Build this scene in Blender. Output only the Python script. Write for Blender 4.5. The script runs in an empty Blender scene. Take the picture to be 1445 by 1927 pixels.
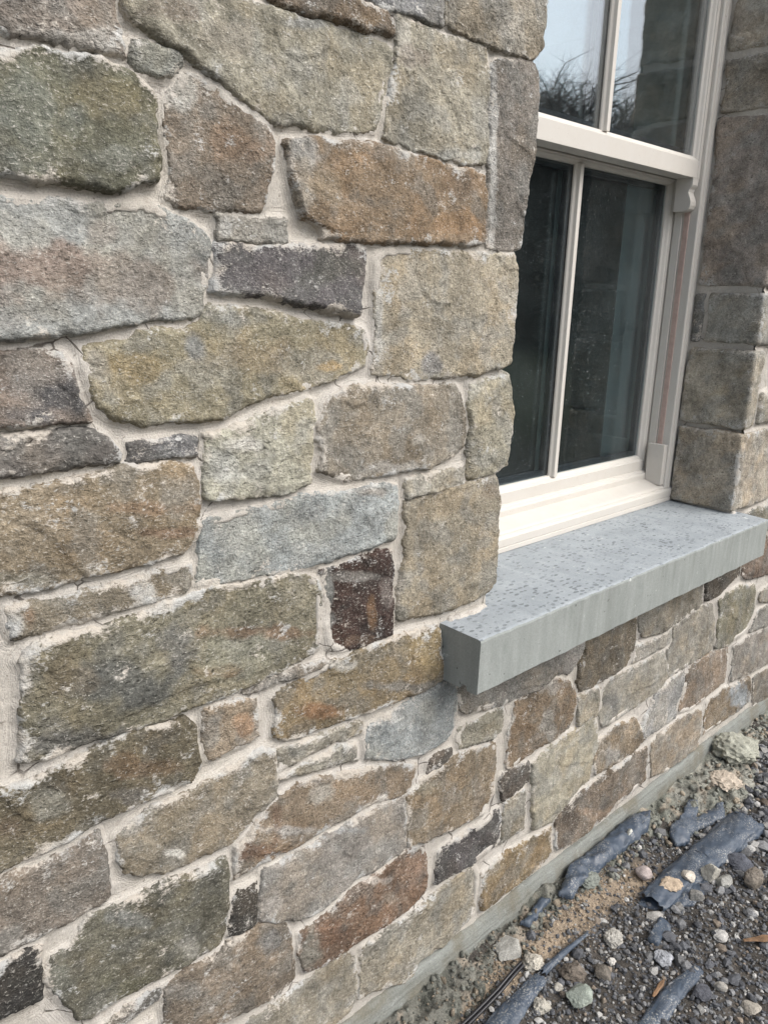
import bpy, bmesh, math, random
import numpy as np
from mathutils import Vector, Matrix

scene = bpy.context.scene
COL = scene.collection
R_ = math.radians
rng = np.random.default_rng(7)
random.seed(7)

# ------------------------------------------------------------------ camera
cam = bpy.data.cameras.new("camera")
cam_o = bpy.data.objects.new("camera", cam)
COL.objects.link(cam_o)
right = Vector((0.71935, -0.69398, 0.03035))
down = Vector((-0.16221, -0.21030, -0.96409))
fwd = Vector((0.67544, 0.68860, -0.26385))
M = Matrix((right, -down, -fwd)).transposed().to_4x4()
M.translation = Vector((0.0, -1.0, 1.5))
cam_o.matrix_world = M
cam.sensor_fit = 'VERTICAL'
cam.sensor_height = 36.0
cam.lens = 36.0 * 1530.0 / 1927.0
cam.clip_start = 0.02
cam.clip_end = 1000.0
scene.camera = cam_o

# ------------------------------------------------------------------ overcast sky
SUN_EL, SUN_AZ = 46.0, 160.0            # azimuth clockwise from +Y
world = bpy.data.worlds.new("World")
scene.world = world
world.use_nodes = True
wt = world.node_tree
wt.nodes.clear()
sky = wt.nodes.new('ShaderNodeTexSky')
sky.sky_type = 'NISHITA'
sky.sun_disc = False
sky.sun_elevation = R_(SUN_EL)
sky.sun_rotation = R_(SUN_AZ)
sky.dust_density = 4.0
sky.air_density = 1.0
hsv = wt.nodes.new('ShaderNodeHueSaturation')
hsv.inputs['Saturation'].default_value = 0.58     # cloud cover: pale, even
bg = wt.nodes.new('ShaderNodeBackground')
bg.inputs['Strength'].default_value = 0.15
wo = wt.nodes.new('ShaderNodeOutputWorld')
wt.links.new(sky.outputs[0], hsv.inputs['Color'])
wt.links.new(hsv.outputs[0], bg.inputs[0])
wt.links.new(bg.outputs[0], wo.inputs[0])

sun = bpy.data.lights.new("sun", 'SUN')
sun.energy = 1.5
sun.angle = R_(45)
sun.color = (1.0, 0.99, 0.97)
sun_o = bpy.data.objects.new("sun", sun)
COL.objects.link(sun_o)
az, el = R_(SUN_AZ), R_(SUN_EL)
to_sun = Vector((math.sin(az) * math.cos(el), math.cos(az) * math.cos(el), math.sin(el)))
sun_o.rotation_euler = to_sun.to_track_quat('Z', 'Y').to_euler()

vs = scene.view_settings
vs.view_transform = 'Standard'
vs.look = 'None'
vs.gamma = 1.0
vs.exposure = 0.68
vs.use_curve_mapping = False
scene.cycles.max_bounces = 8
scene.cycles.transparent_max_bounces = 24
scene.cycles.use_denoising = True
scene.cycles.use_adaptive_sampling = True
scene.cycles.adaptive_threshold = 0.025

# ------------------------------------------------------------------ helpers
def tag(o, label, cat, group=None, kind=None):
    if label: o["label"] = label
    if cat: o["category"] = cat
    if group: o["group"] = group
    if kind: o["kind"] = kind
    return o

def empty(name, loc=(0, 0, 0), parent=None):
    o = bpy.data.objects.new(name, None)
    o.empty_display_size = 0.1
    COL.objects.link(o)
    o.location = loc
    if parent: o.parent = parent
    return o

def link_mesh(name, me, mat=None, parent=None, loc=(0, 0, 0)):
    o = bpy.data.objects.new(name, me)
    COL.objects.link(o)
    o.location = loc
    if mat: me.materials.append(mat)
    if parent: o.parent = parent
    return o

def mesh_np(name, V, F, smooth=True):
    """V (n,3), F list of arrays of equal-width polygons"""
    me = bpy.data.meshes.new(name)
    Fs = [np.asarray(f, dtype=np.int32) for f in (F if isinstance(F, list) else [F]) if len(f)]
    me.vertices.add(len(V))
    me.vertices.foreach_set('co', np.asarray(V, dtype=np.float32).ravel())
    loops = np.concatenate([f.ravel() for f in Fs])
    tot = np.concatenate([np.full(len(f), f.shape[1], dtype=np.int32) for f in Fs])
    start = np.concatenate([[0], np.cumsum(tot)[:-1]]).astype(np.int32)
    me.loops.add(len(loops))
    me.loops.foreach_set('vertex_index', loops)
    me.polygons.add(len(tot))
    me.polygons.foreach_set('loop_start', start)
    me.polygons.foreach_set('loop_total', tot)
    me.polygons.foreach_set('use_smooth', np.full(len(tot), smooth))
    me.update(calc_edges=True)
    me.validate()
    return me

def set_col(me, C, name='Col'):
    a = me.color_attributes.new(name, 'FLOAT_COLOR', 'POINT')
    C4 = np.ones((len(C), 4), dtype=np.float32)
    C4[:, :3] = C
    a.data.foreach_set('color', C4.ravel())

def set_flt(me, v, name):
    a = me.attributes.new(name, 'FLOAT', 'POINT')
    a.data.foreach_set('value', np.asarray(v, dtype=np.float32))

def _h(ix, iy, iz, seed):
    n = (ix.astype(np.int64) * 374761393 + iy.astype(np.int64) * 668265263 + iz.astype(np.int64) * 2147483647 + seed * 1274126177) & 0xFFFFFFFF
    n = ((n ^ (n >> 13)) * 1274126177) & 0xFFFFFFFF
    n = ((n ^ (n >> 16)) * 2246822519) & 0xFFFFFFFF
    return ((n ^ (n >> 15)) & 0xFFFF) / 65535.0

def n2(x, y, f, seed=0):
    """gradient noise, about -1..1"""
    x = x * f + seed * 13.17; y = y * f - seed * 7.31
    ix = np.floor(x); iy = np.floor(y); fx = x - ix; fy = y - iy
    u = fx * fx * fx * (fx * (fx * 6 - 15) + 10); v = fy * fy * fy * (fy * (fy * 6 - 15) + 10)
    z = np.zeros_like(ix)
    def g(a, b):
        t = _h(ix + a, iy + b, z, seed) * 2 * math.pi
        return np.cos(t) * (fx - a) + np.sin(t) * (fy - b)
    return 1.5 * ((g(0, 0) * (1 - u) + g(1, 0) * u) * (1 - v) + (g(0, 1) * (1 - u) + g(1, 1) * u) * v)

def n3(p, f, seed=0):
    """value noise in 3D, about -1..1"""
    q = p * f + np.array([seed * 3.7, seed * -5.1, seed * 8.3])
    i = np.floor(q); r = q - i; r = r * r * (3 - 2 * r)
    out = 0
    for a in (0, 1):
        for b in (0, 1):
            for c in (0, 1):
                w = (r[:, 0] if a else 1 - r[:, 0]) * (r[:, 1] if b else 1 - r[:, 1]) * (r[:, 2] if c else 1 - r[:, 2])
                out = out + w * _h(i[:, 0] + a, i[:, 1] + b, i[:, 2] + c, seed)
    return out * 2 - 1

def fb2(x, y, f, octs, seed=0, gain=.5):
    s = 0; a = 1.0
    for k in range(octs):
        s = s + a * n2(x, y, f * 2.03 ** k, seed + 17 * k); a *= gain
    return s

def sst(a, b, x):
    t = np.clip((x - a) / (b - a), 0, 1)
    return t * t * (3 - 2 * t)

def poly_sdf(P, x, y):
    """signed distance, positive inside"""
    P = np.asarray(P, dtype=float)
    d2 = np.full(x.shape, 1e9); ins = np.zeros(x.shape, dtype=bool)
    n = len(P)
    for i in range(n):
        ax, ay = P[i]; bx, by = P[(i + 1) % n]
        ex, ey = bx - ax, by - ay
        L = ex * ex + ey * ey
        if L < 1e-12: continue
        t = np.clip(((x - ax) * ex + (y - ay) * ey) / L, 0, 1)
        d2 = np.minimum(d2, (x - ax - t * ex) ** 2 + (y - ay - t * ey) ** 2)
        c = (ay > y) != (by > y)
        with np.errstate(divide='ignore', invalid='ignore'):
            xi = ex * (y - ay) / (ey if ey != 0 else 1e-12) + ax
        ins ^= c & (x < xi)
    d = np.sqrt(d2)
    return np.where(ins, d, -d)

# ------------------------------------------------------------------ material nodes
class NT:
    def __init__(self, name):
        self.m = bpy.data.materials.new(name); self.m.use_nodes = True
        self.t = self.m.node_tree; self.t.nodes.clear()
        self.out = self.t.nodes.new('ShaderNodeOutputMaterial')
    def n(self, typ, **kw):
        o = self.t.nodes.new(typ)
        for k, v in kw.items(): setattr(o, k, v)
        return o
    def link(self, a, b): self.t.links.new(a, b)
    def val(self, sock, v):
        if isinstance(v, bpy.types.NodeSocket): self.link(v, sock)
        else: sock.default_value = v
    def math(self, op, a, b=0.0, c=None, clamp=False):
        o = self.n('ShaderNodeMath', operation=op, use_clamp=clamp)
        self.val(o.inputs[0], a); self.val(o.inputs[1], b)
        if c is not None: self.val(o.inputs[2], c)
        return o.outputs[0]
    def noise(self, vec, scale, detail=3, rough=.55, dist=0.0):
        o = self.n('ShaderNodeTexNoise')
        o.inputs['Scale'].default_value = scale; o.inputs['Detail'].default_value = detail
        o.inputs['Roughness'].default_value = rough; o.inputs['Distortion'].default_value = dist
        self.link(vec, o.inputs['Vector']); return o.outputs['Fac']
    def rng(self, v, a, b, c=0.0, d=1.0, smooth=False):
        o = self.n('ShaderNodeMapRange'); o.interpolation_type = 'SMOOTHSTEP' if smooth else 'LINEAR'
        self.val(o.inputs['Value'], v)
        for k, x in zip(('From Min', 'From Max', 'To Min', 'To Max'), (a, b, c, d)): o.inputs[k].default_value = x
        return o.outputs['Result']
    def mix(self, fac, a, b, blend='MIX'):
        o = self.n('ShaderNodeMix', data_type='RGBA', blend_type=blend)
        self.val(o.inputs[0], fac)
        for s, v in ((o.inputs[6], a), (o.inputs[7], b)):
            if isinstance(v, tuple): v = v if len(v) == 4 else (*v, 1)
            self.val(s, v)
        return o.outputs[2]
    def scale(self, col, f):
        o = self.n('ShaderNodeVectorMath', operation='SCALE'); self.val(o.inputs[0], col); self.val(o.inputs['Scale'], f)
        return o.outputs[0]
    def attr(self, name, what='Fac'):
        return self.n('ShaderNodeAttribute', attribute_name=name).outputs[what]
    def objvec(self, rnd=True):
        tc = self.n('ShaderNodeTexCoord').outputs['Object']
        if not rnd: return tc
        oi = self.n('ShaderNodeObjectInfo').outputs['Random']
        return self.vadd(tc, self.math('MULTIPLY', oi, 31.0))
    def vadd(self, a, b):
        o = self.n('ShaderNodeVectorMath', operation='ADD'); self.val(o.inputs[0], a); self.val(o.inputs[1], b); return o.outputs[0]
    def vmul(self, a, b):
        o = self.n('ShaderNodeVectorMath', operation='MULTIPLY'); self.val(o.inputs[0], a); o.inputs[1].default_value = b; return o.outputs[0]
    def bump(self, h, strength, dist, nrm=None):
        o = self.n('ShaderNodeBump'); o.inputs['Strength'].default_value = strength; o.inputs['Distance'].default_value = dist
        self.link(h, o.inputs['Height'])
        if nrm: self.link(nrm, o.inputs['Normal'])
        return o.outputs['Normal']
    def bsdf(self, col, rough=.8, spec=.3, nrm=None, metal=0.0):
        b = self.n('ShaderNodeBsdfPrincipled')
        if isinstance(col, tuple): col = (*col[:3], 1)
        self.val(b.inputs['Base Color'], col); self.val(b.inputs['Roughness'], rough)
        b.inputs['Specular IOR Level'].default_value = spec; b.inputs['Metallic'].default_value = metal
        if nrm: self.link(nrm, b.inputs['Normal'])
        self.link(b.outputs[0], self.out.inputs[0]); return b

def stone_material(name, lime_col=(.53, .53, .51)):
    t = NT(name); v0 = t.objvec()
    rnd = t.n('ShaderNodeObjectInfo').outputs['Random']
    rnd2 = t.math('FRACT', t.math('MULTIPLY', rnd, 37.7))
    v = t.scale(v0, t.rng(rnd, 0, 1, .62, 1.35))
    col = t.attr('Col', 'Color'); lime = t.attr('lime')
    m1 = t.noise(v, 13, 4, .62)
    g2 = t.noise(v, 74, 4, .72)
    g1 = t.noise(v, 270, 2, .7)
    fl = t.noise(t.vmul(v, (1.0, 1.0, 1.8)), 185, 2, .65, .5)     # pale mineral flecks; low end darkened in colour as shade in pits
    k = t.math('MULTIPLY', t.math('MULTIPLY', t.rng(g1, .3, .7, .74, 1.26), t.rng(g2, .3, .7, .74, 1.26)), t.rng(m1, .3, .7, .68, 1.34))
    c = t.scale(col, k)
    c = t.mix(t.math('MULTIPLY', t.rng(fl, .28, .41, 1.0, 0.0, True), t.rng(rnd2, 0, 1, .42, .9)), c, (.016, .015, .012))
    c = t.mix(t.math('MULTIPLY', t.rng(fl, .57, .70, 0, .55, True), t.math('MULTIPLY', t.rng(m1, .36, .6, .35, 1), t.rng(rnd2, 0, 1, 1.1, .45))), c, (.50, .48, .43))
    c = t.mix(t.rng(g1, .64, .74, 0, .55, True), c, (.54, .52, .47))
    # mortar film rubbed on the arrises
    fine = t.math('ADD', t.math('MULTIPLY', t.rng(fl, .3, .7, -.5, .5), .55), t.math('MULTIPLY', t.rng(t.noise(v, 36, 4, .72), .3, .7, -.5, .5), 1.15))
    lm = t.rng(t.math('ADD', lime, fine), .30, .80, 0, .84, True)
    limec = t.mix(t.rng(t.noise(v0, 16, 2), .42, .58), t.mix(t.rng(g2, .35, .65), lime_col, tuple(x * .66 for x in lime_col)), (.47, .43, .375))
    c = t.mix(lm, c, limec)
    h = t.math('ADD', t.math('MULTIPLY', g1, .40), t.math('ADD', t.math('MULTIPLY', g2, 1.3), t.math('MULTIPLY', fl, .55)))
    bp = t.n('ShaderNodeBump'); bp.inputs['Distance'].default_value = .0050
    t.link(h, bp.inputs['Height']); t.link(t.rng(rnd2, 0, 1, .70, 1.0), bp.inputs['Strength'])
    t.bsdf(c, .9, .2, bp.outputs['Normal'])
    return t.m

def mortar_material():
    t = NT('lime_mortar'); v = t.objvec(False)
    jd = t.attr('joint')                       # metres from the nearest stone
    ln = t.n('ShaderNodeCombineXYZ')
    sx = t.n('ShaderNodeSeparateXYZ'); t.link(v, sx.inputs[0])
    t.link(t.math('MULTIPLY', jd, 620.0), ln.inputs[0])
    t.link(t.math('MULTIPLY', sx.outputs[0], 26.0), ln.inputs[1])
    t.link(t.math('MULTIPLY', sx.outputs[2], 26.0), ln.inputs[2])
    brush = t.noise(ln.outputs[0], 1.0, 3, .6)
    g1 = t.noise(v, 420, 3, .65); g2 = t.noise(v, 38, 4, .6); g3 = t.noise(v, 6, 3, .5)
    c = t.mix(t.rng(g3, .3, .7), (.455, .423, .372), (.445, .42, .385))
    c = t.mix(t.rng(g2, .55, .75, 0, .7, True), c, (.55, .525, .485))
    c = t.mix(t.rng(g2, .28, .42, .55, 0, True), c, (.335, .30, .26))
    c = t.scale(c, t.math('MULTIPLY', t.rng(g1, .3, .7, .82, 1.16), t.rng(brush, .3, .7, .93, 1.06)))
    c = t.mix(t.rng(t.noise(v, 2.6, 3, .6), .52, .68, 0, .38, True), c, (.30, .275, .24))
    c = t.mix(t.rng(t.noise(v, 150, 2), .66, .74, 0, .55, True), c, (.11, .09, .07))
    vc = t.n('ShaderNodeTexVoronoi', feature='DISTANCE_TO_EDGE'); vc.inputs['Scale'].default_value = 11.0
    t.link(v, vc.inputs['Vector'])
    crack = t.math('MULTIPLY', t.rng(t.math('ADD', vc.outputs['Distance'], t.math('MULTIPLY', t.math('SUBTRACT', g2, .5), .05)), .006, .014, 1, 0, True), t.rng(g3, .50, .60, 0, .8, True))
    c = t.mix(crack, c, (.06, .05, .04))
    h = t.math('ADD', t.math('SUBTRACT', t.math('MULTIPLY', brush, .6), t.math('MULTIPLY', crack, .6)), t.math('ADD', t.math('MULTIPLY', g1, .45), t.math('MULTIPLY', g2, .8)))
    t.bsdf(c, .92, .2, t.bump(h, .8, .005))
    return t.m

def paint_material(name, col, rough=.42):
    t = NT(name); v = t.objvec()
    g = t.noise(v, 14, 4, .6); f = t.noise(v, 220, 2, .5)
    c = t.mix(t.rng(g, .35, .7, 0, .5), col, tuple(x * y for x, y in zip(col, (.93, .91, .88))))
    dirt = t.math('MULTIPLY', t.rng(t.noise(v, 9, 5, .7), .56, .72, 0, 1, True), t.rng(t.noise(v, 160, 3, .7), .45, .65))
    c = t.mix(t.math('MULTIPLY', dirt, .30), c, (.40, .34, .28))
    speck = t.rng(t.noise(v, 300, 1, .5), .735, .76, 0, .55, True)
    c = t.mix(speck, c, (.22, .19, .16))
    t.bsdf(c, t.rng(g, .3, .7, rough - .05, rough + .14), .45, t.bump(f, .10, .0012))
    return t.m

def concrete_material():
    t = NT('cast_concrete'); v = t.objvec(False)
    geo = t.n('ShaderNodeNewGeometry'); sn = t.n('ShaderNodeSeparateXYZ'); t.link(geo.outputs['True Normal'], sn.inputs[0])
    top = t.rng(sn.outputs[2], .6, .9)
    g1 = t.noise(v, 300, 3, .65); g2 = t.noise(v, 16, 5, .6); g3 = t.noise(t.vmul(v, (18, 18, 3)), 1.6, 4, .6)
    side = t.mix(t.rng(g3, .3, .7), (.215, .232, .218), (.285, .302, .288))
    side = t.mix(t.rng(g2, .55, .78, 0, .6, True), side, (.185, .205, .19))
    # spotted top, painted paler and bluer for the sky light on it
    vo = t.n('ShaderNodeTexVoronoi'); vo.inputs['Scale'].default_value = 1.0; vo.inputs['Randomness'].default_value = 1.0
    t.link(t.vmul(v, (52, 104, 52)), vo.inputs['Vector'])
    sz = t.n('ShaderNodeSeparateColor'); t.link(vo.outputs['Color'], sz.inputs[0])
    rad = t.rng(sz.outputs[0], .0, 1.0, .06, .50)
    spot = t.rng(t.math('SUBTRACT', t.math('ADD', rad, t.math('MULTIPLY', t.math('SUBTRACT', t.noise(v, 190, 2), .5), .30)), vo.outputs['Distance']), -.03, .09, 0, 1, True)
    patch = t.rng(t.noise(v, 6, 4, .65), .34, .62, .22, .92)
    tc = t.mix(t.rng(g2, .3, .7), (.245, .270, .285), (.325, .352, .368))
    tc = t.mix(t.math('MULTIPLY', spot, patch), tc, (.125, .14, .15))
    c = t.mix(top, side, tc)
    c = t.scale(c, t.rng(g1, .3, .7, .88, 1.12))
    drip = t.math('MULTIPLY', t.rng(t.noise(t.vmul(v, (26, 4, 2.2)), 1.0, 4, .65), .52, .72, 0, .36, True), t.math('SUBTRACT', 1.0, top))
    c = t.mix(drip, c, (.15, .16, .145))
    lf = t.rng(t.noise(v, 30, 5, .72), .635, .72, 0, .75, True)
    c = t.mix(lf, c, (.60, .62, .60))
    hole = t.rng(t.noise(v, 85, 1, .5), .235, .27, 1, 0, True)
    c = t.mix(t.math('MULTIPLY', hole, .7), c, (.06, .065, .06))
    h = t.math('SUBTRACT', t.math('ADD', t.math('MULTIPLY', g1, .5), t.math('MULTIPLY', g2, .6)), t.math('ADD', t.math('MULTIPLY', hole, 1.2), t.math('MULTIPLY', t.math('MULTIPLY', spot, top), .8)))
    t.bsdf(c, .62, .4, t.bump(h, .28, .003))
    return t.m

def glass_material(name, dust, f0=.085):
    t = NT(name); v = t.objvec()
    geo = t.n('ShaderNodeNewGeometry')
    d = t.n('ShaderNodeVectorMath', operation='DOT_PRODUCT'); t.link(geo.outputs['Normal'], d.inputs[0]); t.link(geo.outputs['Incoming'], d.inputs[1])
    s = t.math('POWER', t.math('SUBTRACT', 1.0, t.math('ABSOLUTE', d.outputs['Value'])), 5.0)
    fr = t.math('MULTIPLY_ADD', s, 1 - f0, f0, clamp=True)
    tr = t.n('ShaderNodeBsdfTransparent'); tr.inputs[0].default_value = (.88, .94, .955, 1)
    gl = t.n('ShaderNodeBsdfGlossy'); gl.inputs['Roughness'].default_value = .015; gl.inputs[0].default_value = (1, 1, 1, 1)
    wob = t.bump(t.noise(v, 2.2, 1, .4), .02, .02); t.link(wob, gl.inputs['Normal'])
    m = t.n('ShaderNodeMixShader'); t.link(fr, m.inputs[0]); t.link(tr.outputs[0], m.inputs[1]); t.link(gl.outputs[0], m.inputs[2])
    df = t.n('ShaderNodeBsdfDiffuse'); df.inputs[0].default_value = (.62, .64, .63, 1)
    sp = t.rng(t.noise(v, 210, 2, .6), .70, .76, 0, .75, True)
    film = t.rng(t.noise(v, 5, 4, .6), .35, .75, .002, .014)
    fac = t.math('MULTIPLY', t.math('ADD', t.math('MULTIPLY', sp, t.rng(t.noise(v, 3, 2), .38, .6, .15, 1)), film), dust, clamp=True)
    m2 = t.n('ShaderNodeMixShader'); t.link(fac, m2.inputs[0]); t.link(m.outputs[0], m2.inputs[1]); t.link(df.outputs[0], m2.inputs[2])
    t.link(m2.outputs[0], t.out.inputs[0])
    return t.m

def plain_material(name, col, rough=.8, spec=.3, var=.25, f=30, bump=.3, bd=.004):
    t = NT(name); v = t.objvec()
    g = t.noise(v, f, 4, .6); g1 = t.noise(v, f * 9, 3, .6)
    c = t.mix(t.rng(g, .3, .7), tuple(x * (1 - var) for x in col), tuple(min(1, x * (1 + var)) for x in col))
    c = t.scale(c, t.rng(g1, .3, .7, 1 - var * .6, 1 + var * .6))
    t.bsdf(c, rough, spec, t.bump(t.math('ADD', g, t.math('MULTIPLY', g1, .5)), bump, bd))
    return t.m

def vcol_material(name, f=300, rough=.9, spec=.25, bump=.6, bd=.004, lo=.7, hi=1.3):
    t = NT(name); v = t.objvec()
    g = t.noise(v, f, 4, .65); g1 = t.noise(v, f * .22, 3, .6)
    c = t.scale(t.attr('Col', 'Color'), t.math('MULTIPLY', t.rng(g, .3, .7, lo, hi), t.rng(g1, .3, .7, .85, 1.15)))
    t.bsdf(c, rough, spec, t.bump(t.math('ADD', g, g1), bump, bd))
    return t.m

def plastic_material():
    t = NT('black_membrane'); v = t.objvec()
    g = t.noise(v, 28, 5, .65); g1 = t.noise(v, 240, 3, .6)
    c = t.mix(t.rng(g, .5, .75, 0, .6, True), (.040, .056, .080), (.13, .155, .185))
    c = t.mix(t.math('MULTIPLY', t.rng(g1, .5, .68, 0, 1), t.rng(t.noise(v, 15, 4, .65), .44, .64, 0, .9)), c, (.34, .335, .31))
    t.bsdf(c, t.rng(g, .35, .7, .34, .7), .5, t.bump(t.math('ADD', g, t.math('MULTIPLY', g1, .25)), .35, .006))
    return t.m

def render_material():
    t = NT('grey_render'); v = t.objvec(False)
    s = t.noise(t.vmul(v, (5, 60, 160)), 1.0, 4, .6); g = t.noise(v, 9, 4, .6); f = t.noise(v, 260, 3, .6)
    c = t.mix(t.rng(s, .3, .7), (.135, .14, .125), (.215, .225, .208))
    c = t.mix(t.rng(g, .44, .68, 0, .8, True), c, (.130, .118, .088))
    c = t.mix(t.rng(t.noise(v, 30, 5, .7), .6, .72, 0, .6, True), c, (.30, .31, .295))
    c = t.scale(c, t.rng(f, .3, .7, .8, 1.2))
    t.bsdf(c, .8, .3, t.bump(t.math('ADD', s, t.math('MULTIPLY', f, .4)), .5, .004))
    return t.m

MAT = dict(
    stone=stone_material('rubble_stone'),
    mortar=mortar_material(),
    paint=paint_material('cream_paint', (.515, .49, .45)),
    pile=plain_material('pink_weather_strip', (.42, .315, .275), .7, .3, .12, 60, .2),
    seal=plain_material('black_spacer', (.012, .014, .018), .5, .4, .2, 40, .1),
    concrete=concrete_material(),
    plinth=render_material(),
    glass_low=glass_material('dusty_glass', 1.0, .045), glass_up=glass_material('clear_glass', .35, .20),
    reveal=plain_material('skimmed_plaster', (.50, .525, .495), .9, .2, .05, 4, .1),
    room=plain_material('shaded_plaster', (.10, .105, .10), .9, .2, .08, 4, .1),  # plaster colour darkened to stand for the unlit room
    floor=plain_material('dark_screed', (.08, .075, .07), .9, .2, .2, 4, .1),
    ground=vcol_material('dirt', 260, .95, .15, .8, .006),
    gravel=vcol_material('crushed_rock', 420, .85, .3, .6, .003, .65, 1.35),
    rock=vcol_material('loose_rock', 330, .9, .25, .7, .003, .68, 1.3),
    spill=vcol_material('spilled_mortar', 240, .92, .2, .9, .006, .7, 1.25),
    plastic=plastic_material(),
    rubber=plain_material('black_rubber', (.012, .012, .014), .32, .5, .2, 50, .1),
    wood=plain_material('split_wood', (.19, .115, .065), .8, .3, .3, 40, .4),
    bark=plain_material('grey_bark', (.075, .062, .05), .95, .1, .3, 6, .4),
    twig=plain_material('bare_twigs', (.24, .22, .20), .95, .1, .3, 3, .1),
    hedge=plain_material('winter_hedge', (.030, .036, .020), .9, .2, .4, 1.2, .1),
)

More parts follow.
